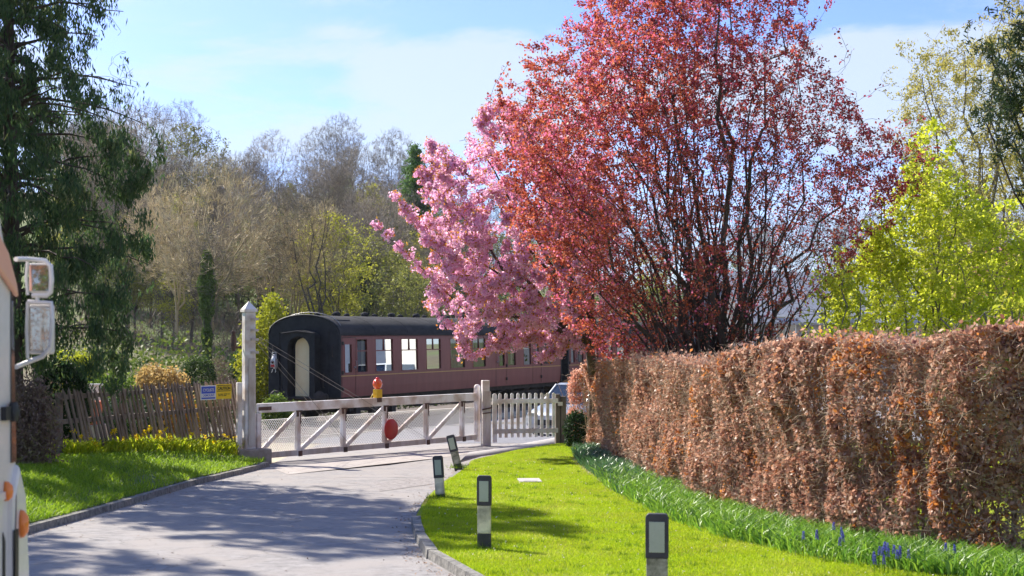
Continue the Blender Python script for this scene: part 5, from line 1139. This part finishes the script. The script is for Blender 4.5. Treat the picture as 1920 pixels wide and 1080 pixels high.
def sample_xy(n, fn, y0, y1, pw=1.0):
    out = []; tot = 0
    while tot < n:
        u = rng.uniform(size=n); Y = 1/(1/y0+(1/y1-1/y0)*u) if pw else y0+(y1-y0)*u; a, b_ = fn(Y); X = a+(b_-a)*rng.uniform(size=n); k = b_ > a; out.append(np.stack([X[k], Y[k]], 1)); tot += k.sum()
    return np.concatenate(out)[:n]
xlv = lambda Y: np.interp(Y, LL[:, 1], LL[:, 0]); xkv = lambda Y: np.interp(Y, LK[:, 1], LK[:, 0]); hxv = lambda Y: np.interp(Y, HP[::-1, 1], HP[::-1, 0]); sxv = lambda Y: np.interp(Y, SP[::-1, 1], SP[::-1, 0])
M_blade = leafmat('lawn_blade', [(.14,.25,.008),(.32,.45,.012),(.48,.56,.02),(.26,.39,.01),(.66,.62,.14)], .48, .5, .9, .55)
M_long = leafmat('verge_blade', [(.09,.17,.01),(.19,.32,.015),(.32,.44,.03),(.15,.26,.015)], .5, .45, .8, .5)
def lawn_z(XY): return .07+.03*np.clip((XY[:, 0]-xlv(XY[:, 1]))/1.0, 0, 1)-.05*np.clip((XY[:, 1]-24)/8, 0, 1)
XY = sample_xy(330000, lambda Y: (xlv(Y)+np.where(Y < 21.5, .15, .11), np.minimum(sxv(Y)+.2, Y*.34)), 11.5, Ytop-.05)
blades('lawn_grass', XY, lawn_z(XY)-.004, .034, .010, M_blade, rng, .6, 'short mown lawn grass between the kerb and the hedge', 'grass')
XY = sample_xy(2600, lambda Y: (xlv(Y)+.15, xlv(Y)+.36), 14, 24); blades('edge_grass', XY, .06, .08, .009, M_blade, rng, .5, 'longer tufts of grass along the lawn kerb', 'grass')
tc_ = sample_xy(150, lambda Y: (xlv(Y)+.2, np.minimum(sxv(Y), Y*.34)), 11.5, Ytop-.3); XY = np.repeat(tc_, 34, 0)+rng.normal(size=(150*34, 2))*np.repeat(rng.uniform(.02, .07, (150, 1)), 34, 0)
blades('lawn_tufts', XY, lawn_z(XY), .055, .010, leafmat('tuft_blade', [(.10,.20,.012),(.20,.33,.015),(.30,.40,.03)], .45, .4, 1.), rng, .5, 'slightly longer darker tufts dotted over the lawn', 'grass')
tufts = []
for px, py in ((908,1032),(826,933),(860,877)): q = G(px, py, .07); tufts.append(q[:2]+rng.normal(size=(220, 2))*np.array([.10, .08]))
q = np.array([(1232-960)/F*12.1, 12.1]); tufts.append(q+rng.normal(size=(200, 2))*.09)
blades('post_grass', np.concatenate(tufts), .065, .11, .008, M_long, rng, .5, 'uncut tufts of grass round the marker post feet', 'grass')
def vz(XY): t = np.clip((xkv(XY[:, 1])-XY[:, 0])/2.2, 0, 1); return .10+.30*t*t*(3-2*t)
XY = sample_xy(90000, lambda Y: (xkv(Y)-3.4-.0*Y, xkv(Y)-.12), 15., 34.1); nz = noise3(np.stack([XY[:, 0], XY[:, 1], XY[:, 0]*0], 1), 2.2, 4); XY = XY[rng.uniform(size=len(XY)) < .35+.65*nz]
blades('verge_grass', XY, vz(XY)-.01, .13, .012, M_long, rng, .45, 'long rough grass on the left verge', 'grass', bend=True)
# daffodil clumps along the fence: bright leaves and yellow flowers
s = rng.uniform(0, fl, 13000); off = -np.abs(rng.normal(size=13000))*.18-.03; off = np.where(rng.uniform(size=13000) < .62, -off*1.3+.15, off); nv = np.array([-fd[1], fd[0]]); XY = fA+fd*s[:, None]+nv*off[:, None]
k = rng.uniform(size=len(XY)) < .2+.8*ss(.35, .6, noise3(np.stack([XY[:, 0], XY[:, 1], XY[:, 0]*0], 1), 3.0, 6)); XY = XY[k]
blades('fence_plants', XY, vz(XY)-.02, .34, .034, leafmat('daff_leaf', [(.20,.34,.01),(.46,.56,.02),(.72,.74,.04),(.40,.50,.02)], .6, .35, 1.), rng, .3, 'leafy yellow green plants growing through the rustic fence foot', 'plants', bend=True)
def flowers(name, pts, size, m, label, cat_, per=14):
    C = np.repeat(pts, per, 0); C = C+rng.normal(size=C.shape)*size*.35; o = mesh_np(name, *leaves_at(C, size*.8, size*.6, rng), m); tag(o, label, cat_, kind='stuff')
s = rng.uniform(.1, fl-.3, 70); off = -np.abs(rng.normal(size=70))*.22-.04; P2 = fA+fd*s[:, None]+nv*off[:, None]; P2 = P2[noise3(np.stack([P2[:, 0], P2[:, 1], P2[:, 0]*0], 1), 3.0, 6) > .45]
flowers('yellow_blossoms', np.stack([P2[:, 0], P2[:, 1], g(P2[:, 0], P2[:, 1])+vz(P2)+rng.uniform(.2, .5, len(P2))], 1), .06, leafmat('yellow_petal', [(.75,.52,.01),(.85,.65,.03)], .5, .1, 1.), 'yellow flowers glowing among the fence foot plants', 'flowers')
# strip of bulb leaves before the hedge
strip_w = lambda Y: hxv(Y)-sxv(Y)
XY = sample_xy(46000, lambda Y: (sxv(Y), hxv(Y)+.12), 12.6, 38.4, 1)
e_ = (XY[:, 0]-sxv(XY[:, 1]))/strip_w(XY[:, 1]); k = rng.uniform(size=len(XY)) < .30+.70*ss(0, .4, e_+(noise3(np.stack([XY[:, 0], XY[:, 1], XY[:, 0]*0], 1), 3.1, 9)-.5)*.5); XY = XY[k]
far = XY[:, 1] > 27+rng.normal(size=len(XY))*2
blades('bulb_leaves', XY[~far], .05, .30, .018, leafmat('bulb_leaf', [(.07,.17,.025),(.14,.30,.03),(.28,.44,.05),(.18,.33,.04)], .45, .35, .9, .4, spec=.5), rng, .38, 'long green bulb leaves in a band before the brown hedge', 'leaves', bend=True)
blades('bluish_leaves', XY[far], .05, .28, .02, leafmat('bulb_leaf_blue', [(.03,.10,.04),(.07,.17,.07),(.16,.28,.12)], .35, .4, .9, .3, spec=.7), rng, .38, 'blue green daffodil leaves at the far end of the hedge', 'leaves', bend=True)
# dry pale straw at the border
XY2 = sample_xy(3500, lambda Y: (sxv(Y)-.08, sxv(Y)+.28), 14., 36.); blades('dry_leaves', XY2, .05, .10, .014, leafmat('dry_leaf', [(.42,.34,.22),(.58,.50,.38),(.30,.30,.12)], .3, .2, 1.), rng, .9, 'pale withered leaves along the edge of the bulb band', 'leaves')
# grape hyacinths
M_hya = leafmat('hyacinth_blue', [(.06,.06,.36),(.14,.14,.55),(.20,.18,.62)], .3, .2, 1.)
pl_ = [(1520,1018,'hyacinth clump with few blue spikes beside the narrow end of lawn'),(1567,1003,'two small blue flower spikes in front of the hedge'),(1660,1045,'blue hyacinth clump densest in the bulb leaves'),(1690,1050,'pale violet hyacinth spikes beside the dense clump'),(1800,1040,'dark violet hyacinth at the right under the hedge'),(1640,1060,'low blue spikes near the lawn edge'),(1575,1020,'blue hyacinth spikes half hidden by bulb leaves')]
for i, (px, py, lab) in enumerate(pl_):
    q = G(px, py, .07+.20); r = empty('grape_hyacinth', (q[0], q[1], float(g(0, q[1]))+.06), 0, lab, 'flowers', 'blue hyacinth clumps in the bulb band'); k = [3, 2, 7, 4, 2, 3, 3][i]
    for j in range(k):
        x, y = rng.normal()*.05, rng.normal()*.05; hgt = rng.uniform(.27, .34); t = np.linspace(0, 1, 34); a = t*40; rad = .016*(1-t*.6); C = np.stack([x+rad*np.cos(a), y+rad*np.sin(a), hgt-.07+t*.085], 1)
        V1 = leaves_at(np.repeat(C, 2, 0), .016, .012, rng); o = mesh_np('flower_spike', *V1, M_hya, r)
        V2 = tubes([(x, y, 0)], [(x, y, hgt)], np.array([.003]), np.array([.003])); mesh_np('stalk', *V2, M_long, r)
# daisies and fallen petals on the lawn
XY = sample_xy(260, lambda Y: (xlv(Y)+.3, hxv(Y)-1.2), 13., 34.); C = np.stack([XY[:, 0], XY[:, 1], g(XY[:, 0], XY[:, 1])+.115], 1)
flowers('fallen_petals', C, .02, leafmat('petal_white', [(.75,.70,.62),(.80,.72,.70)], .3, 0, 1.), 'pale petals and daisies scattered over the lawn', 'petals', 3)

# grit, dead leaves and petals lying along the kerbs and on the road
n = 1500; Y = 1/(1/13.+(1/40.-1/13.)*rng.uniform(size=n)); side = rng.uniform(size=n); xr_ = xlv(Y)-np.abs(rng.normal(size=n))*.12-.02; xl2 = xkv(Y)+np.abs(rng.normal(size=n))*.15+.02; X = np.where(side < .5, xr_, np.where(side < .8, xl2, xkv(Y)+(xlv(Y)-xkv(Y))*rng.uniform(size=n)))
C = np.stack([X, Y, g(X, Y)+.008], 1); D = rand_dirs(n, rng); D[:, 2] *= .15; D = nrm(D); W = nrm(np.stack([-D[:, 1], D[:, 0], rng.normal(size=n)*.2], 1)); V, Fq = leaf_quads(C, D, W, rng.uniform(.02, .055, n), rng.uniform(.012, .03, n)); o = mesh_np('fallen_leaves', V, Fq, leafmat('road_litter', [(.12,.08,.05),(.30,.18,.11),(.45,.30,.22),(.20,.17,.12)], .1, .1, 1.)); tag(o, 'dead leaves and grit lying along the kerbs', 'leaves', kind='stuff')
# ------------------------------------------------------------ wooded hillside
def wood_proto(seed, H, Wd, kind):
    """kinds: bare, bud, ivy, fir.  Returns (trunk VF, crown VF or None), metre units, base at the origin"""
    rng = np.random.default_rng(seed); N = Net(rng)
    if kind == 'fir':
        N.stem([(0,0,z) for z in np.linspace(0, H, 14)], .22, .03); C = []
        for i in range(420):
            t = rng.uniform(.08, .98); L = Wd*.5*(1-t)**.8*rng.uniform(.7, 1.1)+.15; a = rng.uniform(0, 6.28); p0 = np.array([0, 0, t*H]); p1 = p0+np.array([math.cos(a)*L, math.sin(a)*L, -.12*L+rng.uniform(-.1, .2)]); N.S.append((p0, p1, .03, .01))
            m = int(10+L*26); u = rng.uniform(.1, 1, m)[:, None]; C.append(p0+(p1-p0)*u+rng.normal(size=(m, 3))*np.array([.14, .14, .10]))
        C = np.concatenate(C); return N.geo(.05), leaves_at(C, .26, .10, rng, .3)
    cr = rand_dirs(4000, rng)*rng.uniform(.15, 1, (4000, 1))**.5; base_h = {'bare': .32, 'bud': .25, 'ivy': .35, 'tall': .42}[kind]
    cz = H*(base_h+1)/2; C = cr*np.array([Wd/2, Wd/2, H*(1-base_h)/2]); C[:, 2] += cz; C[:, 0] *= 1-.25*np.clip((C[:, 2]-cz)/H*2, 0, 1)
    lump = noise3(C, 3.2/Wd*1.5, seed) ; C = C[lump > .28]
    ns = {'bare': 5, 'bud': 5, 'ivy': 3, 'tall': 3}[kind]
    N.stem([(0,0,0),(rng.normal()*.15, rng.normal()*.15, H*.22)], .17*H/14, .13*H/14)
    top = np.array(N.N[-1])
    for i in range(ns):
        a = i*6.28/ns+rng.uniform(-.5, .5); rr = Wd*.30*rng.uniform(.3, 1); N.curve_stem(top, np.array([math.cos(a)*rr, math.sin(a)*rr, H*rng.uniform(.75, .97)]), .08*H/14, .018, 9, np.array([math.cos(a)*.3, math.sin(a)*.3, 0]), .25)
    N.grow(C[:45], .6, .018, 1.0, 5, .009, .15); N.grow(C[45:330], .6, .013, .9, 4, .011, .15); a = N.grow(C[330:1500], .6, .012, .8, 2, .012, .1, order=False, dmax=2.5)
    tr = N.geo(.05)
    if kind in ('bare', 'tall'):   # fine outer twigs as slivers
        Q = along(a, 3000, rng, .3, .10); D = nrm(nrm(Q-np.array([0, 0, H*.35]))+rng.normal(size=Q.shape)*.45); W = nrm(np.cross(D, rand_dirs(len(Q), rng))); cw = leaf_quads(Q+D*.22, D, W, rng.uniform(.4, .8, len(Q)), rng.uniform(.022, .040, len(Q))); return tr, cw
    if kind == 'bud':
        Q = along(a, 9000, rng, .2, .14); k = noise3(Q, 1.1, seed) > .42; return tr, leaves_at(Q[k], .17, .12, rng)
    if kind == 'ivy':
        n = 9000; z = rng.uniform(.02, .80, n)*H; zn = noise3(np.stack([z, z*0, z*0], 1), 1.3, seed); r = (.35+.9*np.sin(np.clip(z/H*1.15, 0, 1)*3.14))*.7*rng.uniform(.3, 1, n)*Wd/6*(.45+.9*zn); aa = rng.uniform(0, 6.28, n); Q = np.stack([np.cos(aa)*r, np.sin(aa)*r, z], 1)
        return tr, leaves_at(Q, .19, .15, rng, .3)
PROTO = {}
def proto(key, seed, H, Wd, kind):
    tv, cv = wood_proto(seed, H, Wd, kind); PROTO[key] = (tv, cv)
proto('bareA', 71, 14, 8, 'bare'); proto('bareB', 72, 13, 9, 'bare'); proto('tallA', 73, 17, 6.5, 'tall'); proto('tallB', 74, 16, 7.5, 'tall')
proto('budA', 75, 11, 7, 'bud'); proto('budB', 76, 9, 7.5, 'bud'); proto('ivyA', 77, 12, 4.5, 'ivy'); proto('firA', 78, 15, 9.5, 'fir')
M_tw1 = mat('wood_twig_grey', (.25,.205,.15), .9, (.42,.35,.255), .5, 4, objvar=.55); M_tw2 = mat('wood_twig_tan', (.40,.31,.175), .9, (.57,.46,.28), .5, 4, objvar=.55)
M_tw3 = mat('wood_twig_mauve', (.29,.235,.17), .9, (.46,.38,.28), .5, 4, objvar=.55)
M_olv = leafmat('wood_olive', [(.16,.17,.04),(.27,.28,.06),(.38,.38,.09)], .4, .5, .3); M_yel = leafmat('wood_yellow', [(.32,.34,.04),(.52,.51,.07),(.64,.61,.10)], .45, .5, .3)
M_gr = leafmat('wood_green', [(.11,.18,.03),(.20,.28,.05),(.30,.38,.08)], .4, .5, .3); M_ivy = leafmat('wood_ivy', [(.02,.04,.015),(.04,.075,.02),(.08,.13,.035)], .3, .5, .5); M_fir = leafmat('wood_fir', [(.07,.15,.04),(.13,.25,.05),(.20,.34,.08)], .35, .4, .3)
MESHC = {}; M_wtr = mat('wood_bark', (.10,.08,.065), .9, (.20,.165,.135), .5, 4, objvar=.4)
NAMES = {'bare': 'bare_tree', 'tall': 'tall_bare_tree', 'bud': 'budding_tree', 'ivy': 'ivy_clad_tree', 'fir': 'fir_tree'}
def wood_tree(key, X, Y, s, rz, twm, crm, label, group=None, name=None, sz=1.0):
    ck = (key, twm.name, crm.name)
    if ck not in MESHC:
        tv, cv = PROTO[key]; a = mesh_np('trunk', *tv, M_wtr if twm is not M_tw2 else twm); c = mesh_np('crown', *cv, crm); MESHC[ck] = (a.data, c.data)
        bpy.data.objects.remove(a); bpy.data.objects.remove(c)
    md, cd = MESHC[ck]; r = empty(name or NAMES[key[:-1]], (X, Y, hz(X, Y)-.1), rz, label, 'tree', group); r.scale = (s, s, s*sz)
    for nm, me in (('trunk', md), ('crown', cd)): o = bpy.data.objects.new(nm, me); COL.objects.link(o); o.parent = r
    return r
def at(px, Y): return CAMX(px, Y)
# trees one can pick out
SPEC = [
 ('bareB', 392, 97, .98, M_tw2, M_tw2, 'broad tan bare tree with spreading twigs right of the conifer'),
 ('bareA', 330, 104, .85, M_tw2, M_tw2, 'bare tan tree touching the conifer sprays'),
 ('ivyA', 388, 95.5, .74, M_tw1, leafmat('pale_ivy', [(.07,.12,.02),(.14,.22,.04),(.22,.3,.06)], .3, .4, .5), 'slender trunk wrapped in pale green ivy below the broad tan tree'),
 ('bareA', 560, 100, .78, M_tw2, M_tw2, 'tan bare tree above the coach roof end'),
 ('bareB', 520, 103, .70, M_tw2, M_tw2, 'small tan bare tree left of the yellow budding tree'),
 ('budA', 628, 101, .86, M_tw1, M_yel, 'yellow budding tree in the middle of the wood above the coach'),
 ('bareA', 590, 98, .80, M_tw1, M_tw2, 'dark stemmed bare tree before the yellow budding tree'),
 ('budB', 760, 96, .72, M_tw1, M_olv, 'pale olive budding tree above the coach beside the cherry blossom'),
 ('budB', 690, 108, .85, M_tw1, M_olv, 'olive budding tree between yellow tree and cherry branches'),
 ('ivyA', 502, 120, .72, M_tw1, M_ivy, 'dark ivy covered tree halfway up the wooded hill'),
 ('ivyA', 688, 106, .66, M_tw1, M_ivy, 'dark ivy covered stem left of the low cherry branches'),
 ('firA', 778, 134, .93, M_tw1, M_fir, 'fresh green fir tree behind the upper cherry branches'),
 ('budA', 715, 136, .95, M_tw1, M_yel, 'yellowish tree left of the fir on the hill'),
 ('tallA', 640, 178, .96, M_tw1, M_tw1, 'tallest bare tree on the skyline above the yellow tree'),
 ('tallB', 605, 182, .92, M_tw1, M_tw1, 'dark bare skyline tree left of the tallest one'),
 ('tallB', 672, 176, .90, M_tw1, M_tw1, 'dark bare skyline tree right of the tallest one'),
 ('tallA', 738, 172, .92, M_tw3, M_tw3, 'thin lone bare tree standing against the sky near the fir'),
 ('tallA', 765, 176, .80, M_tw3, M_tw3, 'thin bare tree partly behind the fir top'),
 ('tallB', 508, 178, .86, M_tw3, M_tw3, 'bare skyline tree above the dark ivy tree'),
 ('bareB', 262, 128, 1.18, M_tw3, M_tw3, 'wide fan shaped bare tree against the sky beside the conifer'),
 ('bareA', 225, 132, 1.12, M_tw3, M_tw3, 'bare tree seen through the conifer edge against the sky'),
 ('tallB', 335, 160, .95, M_tw3, M_tw3, 'bare skyline tree right of the fan shaped one'),
 ('budA', 362, 158, 1.22, M_tw1, M_olv, 'olive tinged skyline tree over the broad tan tree'),
 ('bareA', 425, 172, .82, M_tw3, M_tw3, 'dense bare tree on the hill crest above the clipped bushes'),
 ('budA', 630, 150, .95, M_tw1, M_gr, 'green tinged tree below the tall skyline trees'),
]
rw = random.Random(17)
for key, px, Y, s, tm, cm, lab in SPEC: wood_tree(key, at(px, Y), Y, s, rw.uniform(0, 6.28), tm, cm, lab)
# the rest of the wood, by rank up the slope
RANK = [(112, 30, 1.15, .72), (126, 29, 1.0, .80), (142, 27, .9, .86), (158, 26, .8, .90), (174, 25, .7, .92), (188, 24, .6, .88)]
cmb = [('budB', M_tw1, M_olv, 1.0), ('budA', M_tw1, M_yel, .8), ('ivyA', M_tw1, M_ivy, .62), ('bareA', M_tw1, M_tw1, .9), ('bareB', M_tw3, M_tw3, 1.), ('bareA', M_tw2, M_tw2, .8), ('tallB', M_tw3, M_tw3, .85), ('bareB', M_tw1, M_tw1, .9), ('budA', M_tw1, M_olv, .95), ('bareA', M_tw3, M_tw3, 1.), ('budB', M_tw1, M_gr, .9), ('budA', M_tw1, M_yel, .75), ('bareB', M_tw2, M_tw2, .9), ('tallA', M_tw1, M_tw1, .85)]
GL = {'bare': 'bare trees filling the wooded hill', 'tall': 'tall bare trees in the wooded hill', 'bud': 'budding olive trees in the wooded hill', 'ivy': 'ivy clad trees in the wooded hill'}
LB = {'bare': 'bare grey brown tree among its like in the hillside wood', 'tall': 'slim bare tree among its like in the hillside wood', 'bud': 'budding greenish tree among its like in the hillside wood', 'ivy': 'dark ivy clad tree among its like in the hillside wood'}
for Y, n, dens_, sc_ in RANK:
    for i in range(n):
        px = 130+i*(760/n)+rw.uniform(-12, 12); Yj = Y+rw.uniform(-6, 6); key, tm, cm, s_ = rw.choice(cmb + ([('budA', M_tw1, M_yel, .8), ('budB', M_tw1, M_gr, .85), ('ivyA', M_tw1, M_ivy, .6)] if Y < 150 else []))
        kk = key[:-1]; wood_tree(key, at(px, Yj), Yj, sc_*s_*rw.uniform(.85, 1.12)*(1.0 if Y < 150 else .80), rw.uniform(0, 6.28), tm, cm, LB[kk], GL[kk])
# thin line of trees seen low behind the copper tree and to the right
for i in range(26):
    px = 880+i*42+rw.uniform(-15, 15); Yj = 150+rw.uniform(-15, 25); key, tm, cm, s_ = rw.choice(cmb); wood_tree(key, at(px, Yj), Yj, .80*s_*rw.uniform(.85, 1.1), rw.uniform(0, 6.28), tm, cm, 'far low tree on the slope behind the copper tree', 'far trees behind the copper tree')
# undergrowth filling the slope
rng = np.random.default_rng(91); n = 90000; u = rng.uniform(size=n); Y = 88+u**1.3*110; px = rng.uniform(100, 1750, n); X = (px-960)/F*Y; Z = np.maximum(-.9, -.95+hill_h(X, Y)); cl_ = noise3(np.stack([X, Y, X*0], 1), .35, 3); C = np.stack([X, Y, Z+rng.uniform(0, 1, n)**1.5*(.4+2.6*cl_)], 1)
D = rng.normal(size=(n, 3))*.5; D[:, 2] += .9; D = nrm(D); W = nrm(np.cross(D, rand_dirs(n, rng))); k = noise3(C, .22, 7) > .47
V, Fq = leaf_quads(C[~k], D[~k], W[~k], rng.uniform(.3, .9, (~k).sum()), rng.uniform(.03, .07, (~k).sum())); o = mesh_np('undergrowth', V, Fq, leafmat('brush_twigs', [(.10,.08,.07),(.18,.14,.11),(.25,.19,.13)], .2, .5, .2)); tag(o, 'tangled brown undergrowth covering the wooded slope', 'undergrowth', kind='stuff')
V, Fq = leaves_at(C[k], .24, .17, rng); o = mesh_np('leafy_undergrowth', V, Fq, leafmat('brush_leaves', [(.05,.09,.02),(.11,.16,.03),(.24,.28,.05)], .4, .6, .2)); tag(o, 'patches of green undergrowth on the wooded slope', 'undergrowth', kind='stuff')
# trees added out of view behind the viewpoint, for the mirrors to reflect
for i, (x, y, k_, s_) in enumerate([(-24,-30,'budA',.9),(-17,-34,'budB',1.0),(-11,-30,'ivyA',.8),(-31,-28,'budB',1.),(-5,-38,'ivyA',.9),(1,-33,'budB',1.0),(5,-40,'budA',1.1)]):
    tv = wood_tree(k_, x, y, s_, i*1.3, M_tw1, M_gr if k_ != 'ivyA' else M_ivy, 'green tree added behind the viewpoint for the motorhome mirrors to reflect', 'trees added behind the viewpoint'); tv.location.z = .2
# ------------------------------------------------------------ air
hedge_part([(-14,-21),(9,-23)], 1.2, lambda s, L: np.full_like(s, 3.9), 'reflection_hedge', 'brown hedge added behind the viewpoint to darken the motorhome mirror glass', 60000, 39, ntw=600)  # hedge added out of view so the lower mirror reflects something dark
HAZE = 0.00010
vm, vt = nodes_of('haze_air'); vo_ = vt.nodes.new('ShaderNodeOutputMaterial'); vv = vt.nodes.new('ShaderNodeVolumePrincipled'); vv.inputs['Density'].default_value = HAZE; vv.inputs['Color'].default_value = (.80,.88,1,1); vv.inputs['Anisotropy'].default_value = .3
vt.links.new(vv.outputs[0], vo_.inputs['Volume'])
b = MB(); b.box((-330,-60,-2.5),(380,720,75)); hzo = b.build('haze', vm); hzo['kind'] = 'stuff'
